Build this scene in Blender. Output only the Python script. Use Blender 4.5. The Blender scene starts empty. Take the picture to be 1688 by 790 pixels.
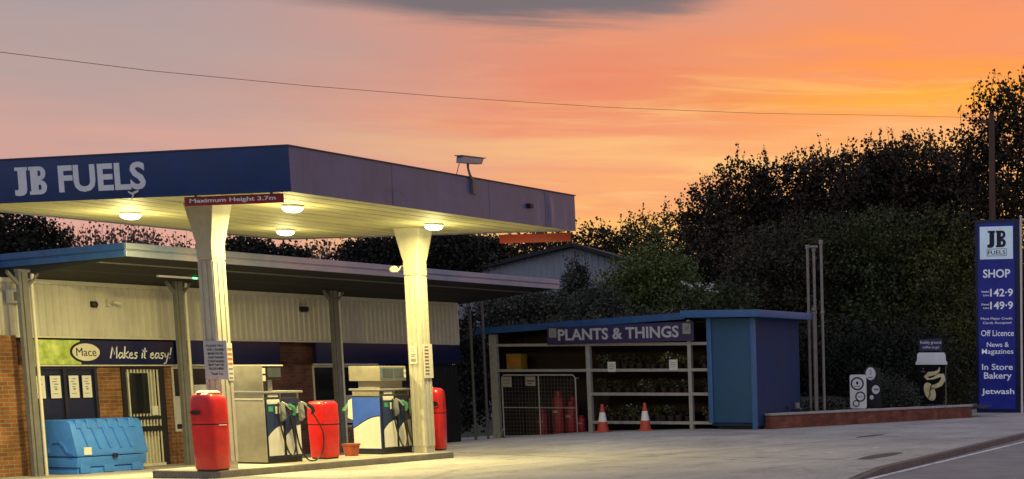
import bpy, bmesh, math, random
from mathutils import Vector, Matrix
rnd = random.Random(7)
S = bpy.context.scene
COL = S.collection
R = math.radians
PI = math.pi

# ------------------------------------------------------------------ materials
def srgb(r, g, b):
    f = lambda c: (c/255/12.92) if c/255 <= .04045 else ((c/255+.055)/1.055)**2.4
    return (f(r), f(g), f(b), 1)
MATS = {}
def nt(m):
    m.use_nodes = True
    n = m.node_tree
    n.nodes.clear()
    return n
def mat(name, col, rough=.6, var=.12, scale=6.0, bump=0.0, metal=0.0, col2=None, coat=0.0, spec=.5, bscale=None, stretch=(1, 1, 1), dirt=0.0):
    """Principled with two octaves of blotchy variation, fine bump and worn roughness."""
    if name in MATS: return MATS[name]
    m = bpy.data.materials.new(name); t = nt(m); N = t.nodes; L = t.links
    out = N.new('ShaderNodeOutputMaterial'); b = N.new('ShaderNodeBsdfPrincipled')
    L.new(b.outputs[0], out.inputs[0])
    tc = N.new('ShaderNodeTexCoord'); mp = N.new('ShaderNodeMapping')
    mp.inputs['Scale'].default_value = stretch
    L.new(tc.outputs['Object'], mp.inputs[0])
    nz = N.new('ShaderNodeTexNoise'); nz.inputs['Scale'].default_value = scale; nz.inputs['Detail'].default_value = 6
    nz.inputs['Roughness'].default_value = .65
    L.new(mp.outputs[0], nz.inputs['Vector'])
    cr = N.new('ShaderNodeValToRGB')
    c = Vector(col[:3])
    a = c*(1-var); d = Vector(col2[:3]) if col2 else c*(1+var)
    cr.color_ramp.elements[0].color = (*a, 1); cr.color_ramp.elements[1].color = (*d, 1)
    cr.color_ramp.elements[0].position = .34; cr.color_ramp.elements[1].position = .66
    L.new(nz.outputs['Fac'], cr.inputs[0])
    last = cr.outputs[0]
    if dirt:
        n2 = N.new('ShaderNodeTexNoise'); n2.inputs['Scale'].default_value = scale*.35; n2.inputs['Detail'].default_value = 8
        n2.inputs['Roughness'].default_value = .75
        L.new(tc.outputs['Object'], n2.inputs['Vector'])
        r2 = N.new('ShaderNodeMapRange'); r2.inputs[1].default_value = .48; r2.inputs[2].default_value = .72
        r2.inputs[4].default_value = dirt
        L.new(n2.outputs['Fac'], r2.inputs[0])
        mx = N.new('ShaderNodeMix'); mx.data_type = 'RGBA'
        L.new(r2.outputs[0], mx.inputs['Factor']); L.new(last, mx.inputs['A']); mx.inputs['B'].default_value = (.06, .05, .04, 1)
        last = mx.outputs['Result']
    L.new(last, b.inputs['Base Color'])
    rr = N.new('ShaderNodeMapRange'); rr.inputs[3].default_value = max(.03, rough-.1); rr.inputs[4].default_value = min(1, rough+.12)
    L.new(nz.outputs['Fac'], rr.inputs[0]); L.new(rr.outputs[0], b.inputs['Roughness'])
    b.inputs['Metallic'].default_value = metal; b.inputs['Specular IOR Level'].default_value = spec
    b.inputs['Coat Weight'].default_value = coat; b.inputs['Coat Roughness'].default_value = .12
    if bump:
        n3 = N.new('ShaderNodeTexNoise'); n3.inputs['Scale'].default_value = bscale or scale*6; n3.inputs['Detail'].default_value = 4
        L.new(mp.outputs[0], n3.inputs['Vector'])
        bp = N.new('ShaderNodeBump'); bp.inputs['Strength'].default_value = bump; bp.inputs['Distance'].default_value = .02
        L.new(n3.outputs['Fac'], bp.inputs['Height']); L.new(bp.outputs[0], b.inputs['Normal'])
    MATS[name] = m
    return m
def brick_mat(name, c1, c2, mortar, scale=1.0):
    m = bpy.data.materials.new(name); t = nt(m); N = t.nodes; L = t.links
    out = N.new('ShaderNodeOutputMaterial'); b = N.new('ShaderNodeBsdfPrincipled'); L.new(b.outputs[0], out.inputs[0])
    tc = N.new('ShaderNodeTexCoord'); sp = N.new('ShaderNodeSeparateXYZ'); L.new(tc.outputs['Object'], sp.inputs[0])
    ad = N.new('ShaderNodeMath'); ad.operation = 'ADD'; L.new(sp.outputs[0], ad.inputs[0]); L.new(sp.outputs[1], ad.inputs[1])
    cb = N.new('ShaderNodeCombineXYZ'); L.new(ad.outputs[0], cb.inputs[0]); L.new(sp.outputs[2], cb.inputs[1])
    br = N.new('ShaderNodeTexBrick'); L.new(cb.outputs[0], br.inputs['Vector'])
    br.inputs['Scale'].default_value = scale
    br.inputs['Brick Width'].default_value = .225; br.inputs['Row Height'].default_value = .075
    br.inputs['Mortar Size'].default_value = .008; br.inputs['Mortar Smooth'].default_value = .2; br.inputs['Bias'].default_value = -.1
    br.inputs['Color1'].default_value = c1; br.inputs['Color2'].default_value = c2; br.inputs['Mortar'].default_value = mortar
    nz = N.new('ShaderNodeTexNoise'); nz.inputs['Scale'].default_value = 3; nz.inputs['Detail'].default_value = 8
    L.new(tc.outputs['Object'], nz.inputs['Vector'])
    mr = N.new('ShaderNodeMapRange'); mr.inputs[1].default_value = .3; mr.inputs[2].default_value = .7; mr.inputs[3].default_value = .62; mr.inputs[4].default_value = 1.25
    L.new(nz.outputs['Fac'], mr.inputs[0])
    mx = N.new('ShaderNodeMix'); mx.data_type = 'RGBA'; mx.blend_type = 'MULTIPLY'; mx.inputs['Factor'].default_value = 1
    L.new(br.outputs['Color'], mx.inputs['A']); L.new(mr.outputs[0], mx.inputs['B']); L.new(mx.outputs['Result'], b.inputs['Base Color'])
    b.inputs['Roughness'].default_value = .9; b.inputs['Specular IOR Level'].default_value = .25
    bp = N.new('ShaderNodeBump'); bp.inputs['Strength'].default_value = .6; bp.inputs['Distance'].default_value = .01; bp.invert = True
    L.new(br.outputs['Fac'], bp.inputs['Height']); L.new(bp.outputs[0], b.inputs['Normal'])
    MATS[name] = m
    return m
def emit(name, col, s):
    m = bpy.data.materials.new(name); t = nt(m)
    out = t.nodes.new('ShaderNodeOutputMaterial'); e = t.nodes.new('ShaderNodeEmission')
    e.inputs[0].default_value = col; e.inputs[1].default_value = s
    t.links.new(e.outputs[0], out.inputs[0]); MATS[name] = m
    return m
def leaf_mat(name, c1, c2, sc=.9):
    m = bpy.data.materials.new(name); t = nt(m); N = t.nodes; L = t.links
    out = N.new('ShaderNodeOutputMaterial'); b = N.new('ShaderNodeBsdfPrincipled'); L.new(b.outputs[0], out.inputs[0])
    tc = N.new('ShaderNodeTexCoord')
    nz = N.new('ShaderNodeTexNoise'); nz.inputs['Scale'].default_value = sc; nz.inputs['Detail'].default_value = 5; nz.inputs['Roughness'].default_value = .7
    L.new(tc.outputs['Object'], nz.inputs['Vector'])
    cr = N.new('ShaderNodeValToRGB'); cr.color_ramp.elements[0].position = .38; cr.color_ramp.elements[1].position = .64
    cr.color_ramp.elements[0].color = (*c1, 1); cr.color_ramp.elements[1].color = (*c2, 1)
    L.new(nz.outputs['Fac'], cr.inputs[0]); L.new(cr.outputs[0], b.inputs['Base Color'])
    b.inputs['Roughness'].default_value = .65; b.inputs['Specular IOR Level'].default_value = .25
    MATS[name] = m
    return m

# ------------------------------------------------------------------ mesh builder
class MB:
    def __init__(s): s.v = []; s.f = []; s.sm = []; s.mi = []; s.cur = 0
    def add(s, vs, fs, smooth=False):
        o = len(s.v); s.v += [tuple(p) for p in vs]
        for f in fs: s.f.append([i+o for i in f]); s.sm.append(smooth); s.mi.append(s.cur)
        return s
    def box(s, x0, x1, y0, y1, z0, z1):
        return s.add([(x0,y0,z0),(x1,y0,z0),(x1,y1,z0),(x0,y1,z0),(x0,y0,z1),(x1,y0,z1),(x1,y1,z1),(x0,y1,z1)],
                     [(0,3,2,1),(4,5,6,7),(0,1,5,4),(1,2,6,5),(2,3,7,6),(3,0,4,7)])
    def prism(s, poly, a, b, axis='y'):
        """polygon in the two other axes, extruded along axis from a to b"""
        def P(p, w):
            return {'x': (w, p[0], p[1]), 'y': (p[0], w, p[1]), 'z': (p[0], p[1], w)}[axis]
        n = len(poly)
        vs = [P(p, a) for p in poly]+[P(p, b) for p in poly]
        fs = [list(range(n)), list(range(2*n-1, n-1, -1))]+[(i, i+n, (i+1) % n+n, (i+1) % n) for i in range(n)]
        return s.add(vs, fs)
    def tube(s, pts, r, n=8, smooth=True, caps=True):
        pts = [Vector(p) for p in pts]; rs = r if isinstance(r, (list, tuple)) else [r]*len(pts)
        vs = []; up = None
        for i, p in enumerate(pts):
            d = (pts[min(i+1, len(pts)-1)]-pts[max(i-1, 0)]).normalized()
            if up is None:
                up = Vector((0, 0, 1)) if abs(d.z) < .9 else Vector((1, 0, 0))
            a = d.cross(up).normalized(); up = a.cross(d).normalized()
            for k in range(n):
                q = 2*PI*k/n
                vs.append(p+rs[i]*(math.cos(q)*a+math.sin(q)*up))
        fs = []
        for i in range(len(pts)-1):
            for k in range(n):
                fs.append((i*n+k, i*n+(k+1) % n, (i+1)*n+(k+1) % n, (i+1)*n+k))
        s.add(vs, fs, smooth)
        if caps:
            o = len(s.v)-len(vs)
            s.f.append([o+k for k in range(n)][::-1]); s.sm.append(False); s.mi.append(s.cur)
            s.f.append([o+(len(pts)-1)*n+k for k in range(n)]); s.sm.append(False); s.mi.append(s.cur)
        return s
    def lathe(s, prof, cx, cy, n=24, sq=None, rot=0):
        """profile (r,z) about z; sq=(a,b,p) makes a superellipse section"""
        vs = []
        for r, z in prof:
            for k in range(n):
                t = 2*PI*k/n+rot; c, q = math.cos(t), math.sin(t)
                if sq:
                    a, b, e = sq
                    x = math.copysign(abs(c)**(2/e), c)*r*a; y = math.copysign(abs(q)**(2/e), q)*r*b
                else: x, y = r*c, r*q
                vs.append((cx+x, cy+y, z))
        m = len(prof)
        fs = [(i*n+k, i*n+(k+1) % n, (i+1)*n+(k+1) % n, (i+1)*n+k) for i in range(m-1) for k in range(n)]
        s.add(vs, fs, True); o = len(s.v)-len(vs)
        s.f.append([o+k for k in range(n)][::-1]); s.sm.append(False); s.mi.append(s.cur)
        s.f.append([o+(m-1)*n+k for k in range(n)]); s.sm.append(False); s.mi.append(s.cur)
        return s
    def disc(s, c, ra, rb, face, n=24, th=.004):
        """flat ellipse lying against a face: 'W' looks to -x, 'S' looks to -y"""
        poly = [(ra*math.cos(2*PI*k/n), rb*math.sin(2*PI*k/n)) for k in range(n)]
        if face == 'W': s.prism([(c[1]+a, c[2]+b) for a, b in poly], c[0], c[0]-th, 'x')
        else: s.prism([(c[0]+a, c[2]+b) for a, b in poly], c[1], c[1]-th, 'y')
        return s
    def strip(s, pts, w, face, pos, th=.004):
        """ribbon along 2D pts (a,z) on a face; w may be per point"""
        n = len(pts); ws = w if isinstance(w, (list, tuple)) else [w]*n
        L_ = []; R_ = []
        for i, p in enumerate(pts):
            a = pts[max(i-1, 0)]; b = pts[min(i+1, n-1)]
            d = Vector((b[0]-a[0], b[1]-a[1])).normalized(); nn = Vector((-d.y, d.x))*ws[i]/2
            L_.append((p[0]+nn.x, p[1]+nn.y)); R_.append((p[0]-nn.x, p[1]-nn.y))
        poly = L_+R_[::-1]
        for i in range(n-1):
            q = [L_[i], L_[i+1], R_[i+1], R_[i]]
            s.prism(q, pos, pos-th, 'x' if face == 'W' else 'y')
        return s
    def text(s, body, a0, a1, z0, z1, pos, face, bold=0.0, shear=0.0, th=.006, condense=True):
        """real lettering fitted to a box. a runs left to right as read."""
        c = bpy.data.curves.new('t', 'FONT'); c.body = body; c.size = 1; c.offset = bold; c.shear = shear
        c.resolution_u = 3; c.extrude = .5; c.fill_mode = 'BOTH'
        o = bpy.data.objects.new('t', c); COL.objects.link(o)
        bpy.context.view_layer.update()
        dg = bpy.context.evaluated_depsgraph_get()
        me = bpy.data.meshes.new_from_object(o.evaluated_get(dg))
        xs = [v.co.x for v in me.vertices]; ys = [v.co.y for v in me.vertices]
        x0, x1, y0, y1 = min(xs), max(xs), min(ys), max(ys)
        vs = []
        for v in me.vertices:
            a = a0+(v.co.x-x0)/(x1-x0)*(a1-a0); z = z0+(v.co.y-y0)/(y1-y0)*(z1-z0); d = pos-(th if v.co.z > 0 else 0)
            vs.append((d, a, z) if face == 'W' else (a, d, z))
        s.add(vs, [list(p.vertices) for p in me.polygons])
        bpy.data.objects.remove(o); bpy.data.curves.remove(c); bpy.data.meshes.remove(me)
        return s
    def build(s, name, m, parent=None, bevel=0.0, seg=2, ang=40, loc=None):
        me = bpy.data.meshes.new(name)
        me.from_pydata(s.v, [], s.f)
        for p, q, k in zip(me.polygons, s.sm, s.mi): p.use_smooth = q; p.material_index = k
        for mm in (m if isinstance(m, (list, tuple)) else [m]): me.materials.append(mm)
        if bevel:
            bm = bmesh.new(); bm.from_mesh(me)
            bmesh.ops.recalc_face_normals(bm, faces=bm.faces)
            es = [e for e in bm.edges if len(e.link_faces) == 2 and e.calc_face_angle(0) > R(ang)]
            bmesh.ops.bevel(bm, geom=es, offset=bevel, segments=seg, affect='EDGES', profile=.6, clamp_overlap=True)
            for f in bm.faces: f.smooth = True
            bm.to_mesh(me); bm.free()
            me.set_sharp_from_angle(angle=R(35)) if hasattr(me, 'set_sharp_from_angle') else None
        else:
            bm = bmesh.new(); bm.from_mesh(me); bmesh.ops.recalc_face_normals(bm, faces=bm.faces); bm.to_mesh(me); bm.free()
            if any(s.sm) and hasattr(me, 'set_sharp_from_angle'): me.set_sharp_from_angle(angle=R(50))
        me.update()
        o = bpy.data.objects.new(name, me); COL.objects.link(o)
        if loc: o.location = loc
        if parent: o.parent = parent
        return o
def tag(o, label, cat, group=None, kind=None):
    if label: o['label'] = label
    if cat: o['category'] = cat
    if group: o['group'] = group
    if kind: o['kind'] = kind
    return o
def thing(name, label, cat, loc=(0, 0, 0), rz=0, group=None):
    o = bpy.data.objects.new(name, None); COL.objects.link(o)
    o.location = loc; o.rotation_euler = (0, 0, rz); o.empty_display_size = .2
    return tag(o, label, cat, group)
def copy_tree(o, parent=None):
    c = o.copy(); COL.objects.link(c)
    if parent: c.parent = parent
    for ch in list(o.children): copy_tree(ch, c)
    return c
def struct(o): o['kind'] = 'structure'; return o

# ------------------------------------------------------------------ colours
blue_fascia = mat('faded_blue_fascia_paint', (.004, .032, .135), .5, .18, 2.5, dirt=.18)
lilac_fascia = mat('faded_fascia_sky_tinted', (.13, .135, .25), .34, .14, 3.5, dirt=.28, stretch=(1, 1, .25))  # faded blue paint with the grey-lilac of reflected sky mixed into the colour
soffit_m = mat('cream_soffit_sheet', (.43, .41, .24), .6, .14, 1.2, dirt=.3, stretch=(.35, 2.2, 1))
concrete_cream = mat('painted_cream_concrete', (.46, .44, .36), .6, .08, 7, bump=.25, dirt=.12)
white_p = mat('white_paint', (.82, .82, .82), .5, .05, 9, dirt=.06)
letter_w = mat('pale_grey_lettering', (.74, .77, .82), .5, .05, 9)
red_sign = mat('red_sign_paint', (.30, .010, .015), .5, .12, 6)
red_bin = mat('glossy_red_plastic', (.60, .008, .008), .36, .22, 3, coat=.2, dirt=.22, bump=.05, bscale=9)
dark_hole = mat('black_rubber', (.008, .008, .009), .6, .2, 8)
black_p = mat('black_paint', (.012, .012, .016), .45, .2, 8)
navy = mat('navy_blue_panel', (.008, .014, .055), .4, .15, 5)
navy_band = mat('navy_fascia_board', (.005, .010, .065), .38, .12, 4)
lime = mat('lime_green_panel', (.36, .52, .08), .5, .3, 5, col2=(.62, .74, .22))
steel = mat('brushed_steel', (.42, .41, .38), .42, .08, 12, metal=.55, stretch=(1, 1, 6))
beige_panel = mat('beige_pump_panel', (.36, .33, .25), .4, .12, 4, metal=.25, dirt=.12)
grey_post = mat('galvanised_grey_post', (.17, .17, .165), .5, .12, 8, metal=.2, dirt=.15)
cream_trim = mat('cream_trim_paint', (.62, .60, .50), .5, .07, 8, dirt=.12)
clad = mat('cream_box_profile_cladding', (.56, .54, .47), .5, .08, 2, dirt=.22, stretch=(1, 1, .4))
roof_blue = mat('mid_blue_gutter_paint', (.025, .095, .28), .4, .15, 5, dirt=.18)
roof_pale = mat('pale_blue_lilac_gutter', (.16, .26, .46), .3, .2, .45, col2=(.42, .34, .44), dirt=.12)
dark_under = mat('dark_roof_underside', (.018, .017, .016), .8, .25, 3)
brick = brick_mat('orange_brown_brick', (.27, .11, .04, 1), (.17, .07, .03, 1), (.25, .21, .14, 1))
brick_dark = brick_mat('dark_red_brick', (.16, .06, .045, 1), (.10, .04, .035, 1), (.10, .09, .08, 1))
brick_red = brick_mat('red_wall_brick', (.28, .085, .05, 1), (.20, .06, .04, 1), (.14, .10, .08, 1))
paper = mat('white_paper', (.68, .68, .62), .7, .05, 10)
ink = mat('dark_ink', (.03, .03, .04), .6, .1, 8)
ink_grey = mat('grey_ink', (.22, .22, .24), .6, .1, 8)
glass_dark = mat('dark_window_glass', (.012, .014, .018), .08, .1, 3, spec=.6)
crate_blue = mat('sky_blue_moulded_plastic', (.05, .22, .72), .42, .10, 4, dirt=.1)
kiosk_blue = mat('kiosk_blue_with_side_shade', (.001, .028, .115), .75, .25, 3, bump=.15, dirt=.25, stretch=(2, 2, .3))  # darker than the door: the shade on the kiosk side is put into this colour
kiosk_trim = mat('kiosk_light_blue_trim', (.035, .13, .34), .5, .12, 4, dirt=.12)
frame_grey = mat('grey_painted_timber', (.36, .35, .34), .6, .12, 8, dirt=.15)
sign_purple = mat('dark_purple_sign_board', (.030, .024, .10), .5, .15, 5)
totem_blue = mat('deep_royal_blue_sign_face', (.010, .016, .19), .4, .22, 1.4)
totem_edge = mat('dark_navy_sign_frame', (.010, .016, .06), .5, .2, 3)
def backlit(m, k):
    b = next(n for n in m.node_tree.nodes if n.type == 'BSDF_PRINCIPLED')
    src = b.inputs['Base Color'].links[0].from_socket
    m.node_tree.links.new(src, b.inputs['Emission Color']); b.inputs['Emission Strength'].default_value = k
    return m
totem_light = mat('pale_blue_sign_panel', (.50, .62, .72), .5, .05, 5)
totem_letters = backlit(mat('backlit_white_letters', (.72, .74, .80), .5, .05, 9), .22)
backlit(totem_light, .32); backlit(totem_blue, .25)
royal = mat('royal_blue_pump_panel', (.035, .10, .52), .35, .10, 4, dirt=.05)
pump_white = mat('off_white_pump_panel', (.66, .64, .56), .4, .06, 5, dirt=.08)
hose_m = mat('black_hose_rubber', (.012, .012, .012), .45, .15, 12)
green_grip = mat('green_nozzle_grip', (.05, .28, .14), .45, .15, 10)
nozzle_m = mat('pale_nozzle_metal', (.5, .5, .48), .35, .1, 12, metal=.6)
orange_pl = mat('orange_red_plastic', (.34, .06, .025), .5, .12, 8)
cone_or = mat('faded_orange_cone', (.52, .07, .035), .55, .15, 8, dirt=.1)
coping = mat('pale_stone_coping', (.42, .40, .37), .8, .15, 6, bump=.3, dirt=.2)
pole_m = mat('weathered_steel_pipe', (.26, .25, .23), .5, .15, 9, metal=.3, dirt=.15)
wood_m = mat('weathered_brown_wood', (.13, .075, .05), .85, .25, 6, stretch=(1, 1, .2), bump=.4)
yellow_m = mat('yellow_box_card', (.33, .20, .025), .6, .15, 8)
gas_red = mat('dark_red_gas_bottle', (.24, .012, .02), .5, .18, 8, dirt=.15)
gold = mat('golden_print', (.70, .52, .20), .5, .25, 3, col2=(.85, .76, .45))
brown_pr = mat('brown_print', (.10, .055, .03), .5, .2, 4)
barn_m = mat('blue_grey_sheet_cladding', (.32, .35, .40), .6, .10, 2, stretch=(1, 1, .3), dirt=.15)
barn_roof = mat('dark_barn_roofing', (.03, .03, .032), .8, .2, 3)
screen_m = mat('grey_display_glass', (.06, .07, .08), .15, .15, 6)
pot_m = mat('dark_plant_pot', (.03, .022, .02), .7, .2, 8)
bark = mat('brown_bark', (.06, .045, .035), .9, .3, 4, bump=.5)
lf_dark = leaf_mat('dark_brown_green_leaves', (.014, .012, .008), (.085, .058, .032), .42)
lf_mid = leaf_mat('mid_green_leaves', (.018, .024, .010), (.11, .13, .04), .5)
lf_olive = leaf_mat('yellow_olive_leaves', (.022, .026, .009), (.16, .16, .04), .55)
lf_brown = leaf_mat('brown_green_leaves', (.018, .018, .010), (.10, .085, .045), .5)
lf_lime = leaf_mat('bright_green_leaves', (.05, .075, .018), (.16, .20, .05), 1.5)
lf_grey = leaf_mat('grey_green_leaves', (.03, .035, .024), (.085, .09, .062), 1.4)
lf_reed = leaf_mat('straw_brown_reeds', (.07, .055, .045), (.16, .13, .11), .5)
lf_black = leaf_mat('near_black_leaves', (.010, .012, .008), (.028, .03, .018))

# ------------------------------------------------------------------ ground
def lerp_tab(tab, v):
    if v <= tab[0][0]: return tab[0][1]
    for (a, b), (c, d) in zip(tab, tab[1:]):
        if v <= c: return b+(d-b)*(v-a)/(c-a)
    return tab[-1][1]
TA = [(-6, 0), (-1.2, -.08), (1, -.10), (6, -.35), (7.5, -.36)]
TB = [(-6, 0), (1, -.01), (4.1, -.10), (6.9, -.36), (8, -.37)]
def gz(x, y):
    k = min(1, max(0, (x-6)/7)); k = k*k*(3-2*k)
    return lerp_tab(TA, y)*(1-k)+lerp_tab(TB, y)*k
def kerb_y(x): return -9.85+(x-2.35)*.129      # pavement edge line
def line_y(x): return -10.07+(x-2.01)*.108

asph = bpy.data.materials.new('worn_forecourt_concrete'); t = nt(asph); N = t.nodes; L = t.links
out = N.new('ShaderNodeOutputMaterial'); b = N.new('ShaderNodeBsdfPrincipled'); L.new(b.outputs[0], out.inputs[0])
tc = N.new('ShaderNodeTexCoord')
def noise(sc, det=6, rg=.6, vec=None, st=None):
    n = N.new('ShaderNodeTexNoise'); n.inputs['Scale'].default_value = sc; n.inputs['Detail'].default_value = det; n.inputs['Roughness'].default_value = rg
    src = vec or tc.outputs['Object']
    if st:
        mp = N.new('ShaderNodeMapping'); mp.inputs['Scale'].default_value = st; L.new(src, mp.inputs[0]); src = mp.outputs[0]
    L.new(src, n.inputs['Vector']); return n
n1 = noise(.35, 8, .62); n2 = noise(9, 5, .7); n3 = noise(110, 2, .6); n4 = noise(.9, 6, .7, st=(.35, 1.6, 1))
cr = N.new('ShaderNodeValToRGB'); e = cr.color_ramp.elements
e[0].position = .34; e[0].color = (.35, .33, .305, 1); e[1].position = .66; e[1].color = (.51, .485, .45, 1)
L.new(n1.outputs['Fac'], cr.inputs[0])
def mulby(colsock, facsock, lo, hi, a=.3, b_=.7):
    mr = N.new('ShaderNodeMapRange'); mr.inputs[1].default_value = a; mr.inputs[2].default_value = b_; mr.inputs[3].default_value = lo; mr.inputs[4].default_value = hi
    L.new(facsock, mr.inputs[0])
    mx = N.new('ShaderNodeMix'); mx.data_type = 'RGBA'; mx.blend_type = 'MULTIPLY'; mx.inputs['Factor'].default_value = 1
    L.new(colsock, mx.inputs['A']); L.new(mr.outputs[0], mx.inputs['B']); return mx.outputs['Result']
c_ = mulby(cr.outputs[0], n2.outputs['Fac'], .86, 1.12)
c_ = mulby(c_, n3.outputs['Fac'], .78, 1.22)
c_ = mulby(c_, n4.outputs['Fac'], .78, 1.1)
n5 = noise(1.9, 3, .5); n6 = noise(5.5, 2, .5)
c_ = mulby(c_, n5.outputs['Fac'], 1.0, .70, .60, .70)
c_ = mulby(c_, n6.outputs['Fac'], 1.0, .62, .68, .72)
# tar-filled bay joints and cracks
vo = N.new('ShaderNodeTexVoronoi'); vo.feature = 'DISTANCE_TO_EDGE'; vo.inputs['Scale'].default_value = .13
nv = noise(1.2, 4); mxv = N.new('ShaderNodeMix'); mxv.data_type = 'VECTOR'; mxv.inputs['Factor'].default_value = .12
L.new(tc.outputs['Object'], mxv.inputs['A']); L.new(nv.outputs['Color'], mxv.inputs['B']); L.new(mxv.outputs['Result'], vo.inputs['Vector'])
mr = N.new('ShaderNodeMapRange'); mr.inputs[1].default_value = .004; mr.inputs[2].default_value = .012; mr.inputs[3].default_value = .78; mr.inputs[4].default_value = 1
L.new(vo.outputs['Distance'], mr.inputs[0])
mx = N.new('ShaderNodeMix'); mx.data_type = 'RGBA'; mx.blend_type = 'MULTIPLY'; mx.inputs['Factor'].default_value = 1
L.new(c_, mx.inputs['A']); L.new(mr.outputs[0], mx.inputs['B'])
bj = N.new('ShaderNodeTexBrick'); bj.inputs['Scale'].default_value = 1; bj.inputs['Brick Width'].default_value = 5.5; bj.inputs['Row Height'].default_value = 3.6
bj.inputs['Mortar Size'].default_value = .022; bj.inputs['Mortar Smooth'].default_value = .6
bj.inputs['Color1'].default_value = (1, 1, 1, 1); bj.inputs['Color2'].default_value = (.90, .90, .90, 1); bj.inputs['Mortar'].default_value = (.55, .54, .52, 1)
L.new(mxv.outputs['Result'], bj.inputs['Vector'])
mj = N.new('ShaderNodeMix'); mj.data_type = 'RGBA'; mj.blend_type = 'MULTIPLY'; mj.inputs['Factor'].default_value = .8
L.new(mx.outputs['Result'], mj.inputs['A']); L.new(bj.outputs['Color'], mj.inputs['B']); L.new(mj.outputs['Result'], b.inputs['Base Color'])
b.inputs['Roughness'].default_value = .8; b.inputs['Specular IOR Level'].default_value = .3
bp = N.new('ShaderNodeBump'); bp.inputs['Strength'].default_value = .35; bp.inputs['Distance'].default_value = .012
L.new(n3.outputs['Fac'], bp.inputs['Height']); L.new(bp.outputs[0], b.inputs['Normal'])
road_m = mat('grey_road_asphalt', (.23, .215, .22), .85, .18, 1.2, bump=.6, bscale=90, dirt=.1)
kerb_m = mat('brown_grey_kerb_stone', (.13, .105, .095), .85, .2, 4, bump=.4, dirt=.2)
grass_m = mat('rough_grass_ground', (.03, .04, .015), .95, .35, 3, bump=.8)
worn_line = bpy.data.materials.new('worn_white_road_paint'); t = nt(worn_line)
o_ = t.nodes.new('ShaderNodeOutputMaterial'); b_ = t.nodes.new('ShaderNodeBsdfPrincipled'); t.links.new(b_.outputs[0], o_.inputs[0])
nn = t.nodes.new('ShaderNodeTexNoise'); nn.inputs['Scale'].default_value = 4; nn.inputs['Detail'].default_value = 10; nn.inputs['Roughness'].default_value = .8
cc = t.nodes.new('ShaderNodeValToRGB'); cc.color_ramp.elements[0].position = .42; cc.color_ramp.elements[1].position = .52
cc.color_ramp.elements[0].color = (.40, .39, .38, 1); cc.color_ramp.elements[1].color = (.80, .78, .75, 1)
tt = t.nodes.new('ShaderNodeTexCoord'); t.links.new(tt.outputs['Object'], nn.inputs[0]); t.links.new(nn.outputs[0], cc.inputs[0]); t.links.new(cc.outputs[0], b_.inputs[0])

g = MB()
g.add([(-900, -900, -.9), (900, -900, -.9), (900, 900, -.9), (-900, 900, -.9)], [(0, 1, 2, 3)])
struct(g.build('ground', grass_m))
# forecourt and pavement slab, dished towards the shop
g = MB()
xs = [-26+1.0*i for i in range(0, 125)]
K = 40
for x in xs:
    ky = kerb_y(x)
    for k in range(K+1):
        y = ky+(9.0-ky)*k/K
        z = gz(x, y)
        if x < 2.8: z -= .10*min(1, max(0, 1-(y-ky)/1.4))*min(1, (2.8-x)/1.6)     # lowered kerb at the entrance
        g.v.append((x, y, z))
n = K+1
for i in range(len(xs)-1):
    for k in range(K): g.f.append([i*n+k, (i+1)*n+k, (i+1)*n+k+1, i*n+k+1]); g.sm.append(True); g.mi.append(0)
struct(g.build('forecourt', asph))
g = MB()
for x0, x1 in zip(xs, xs[1:]):
    def pt(x, dy, z): return (x, kerb_y(x)+dy, z-(.0 if x >= 3 else .10*min(1, (3-x)/1.6)))
    lo = -.10
    a = [pt(x0, -.005, .004), pt(x1, -.005, .004), (x1, kerb_y(x1)-.14, min(-.001, pt(x1, 0, .0)[2])-.0), (x0, kerb_y(x0)-.14, min(-.001, pt(x0, 0, 0)[2]))]
    g.add(a, [(0, 1, 2, 3)])
    g.add([a[3], a[2], (x1, kerb_y(x1)-.16, -.14), (x0, kerb_y(x0)-.16, -.14)], [(0, 1, 2, 3)])
    g.add([a[0], a[1], (x1, kerb_y(x1)-.005, -.3), (x0, kerb_y(x0)-.005, -.3)], [(0, 1, 2, 3)])
tag(g.build('kerb', kerb_m), None, None, kind='structure')
g = MB()
g.add([(xs[0], kerb_y(xs[0])-.1, -.104), (xs[-1], kerb_y(xs[-1])-.1, -.104), (xs[-1], kerb_y(xs[-1])-8.2, -.104), (xs[0], kerb_y(xs[0])-8.2, -.104)], [(0, 3, 2, 1)])
rd = struct(g.build('road', road_m))
g = MB(); g.add([(-24, line_y(-24)+.0, -.1), (98, line_y(98), -.1), (98, line_y(98)-.11, -.1), (-24, line_y(-24)-.11, -.1)], [(0, 3, 2, 1)])
g.build('edge_line', worn_line, rd)
g = MB(); 
g.box(-26, 98, -29, -17.2, -.3, .0)
struct(g.build('far_pavement', asph))
# drain covers and tar patches set in the pavement
patch_m = mat('dark_tar_patch', (.075, .07, .068), .8, .2, 6, bump=.5, bscale=70)
for (px, py, w, d, a) in [(13.4, -5.2, .9, .14, .06), (6.0, -8.6, 1.15, .2, .10)]:
    g = MB(); pl = []
    for k in range(14):
        q = 2*PI*k/14; rr = 1+.07*rnd.uniform(-1, 1)
        xx, yy = w*rr*math.cos(q), d*rr*math.sin(q)
        pl.append((px+xx*math.cos(a)-yy*math.sin(a), py+xx*math.sin(a)+yy*math.cos(a)))
    g.add([(x, y, gz(x, y)+.004) for x, y in pl], [list(range(14))])
    struct(g.build('tar_patch', patch_m))

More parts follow.
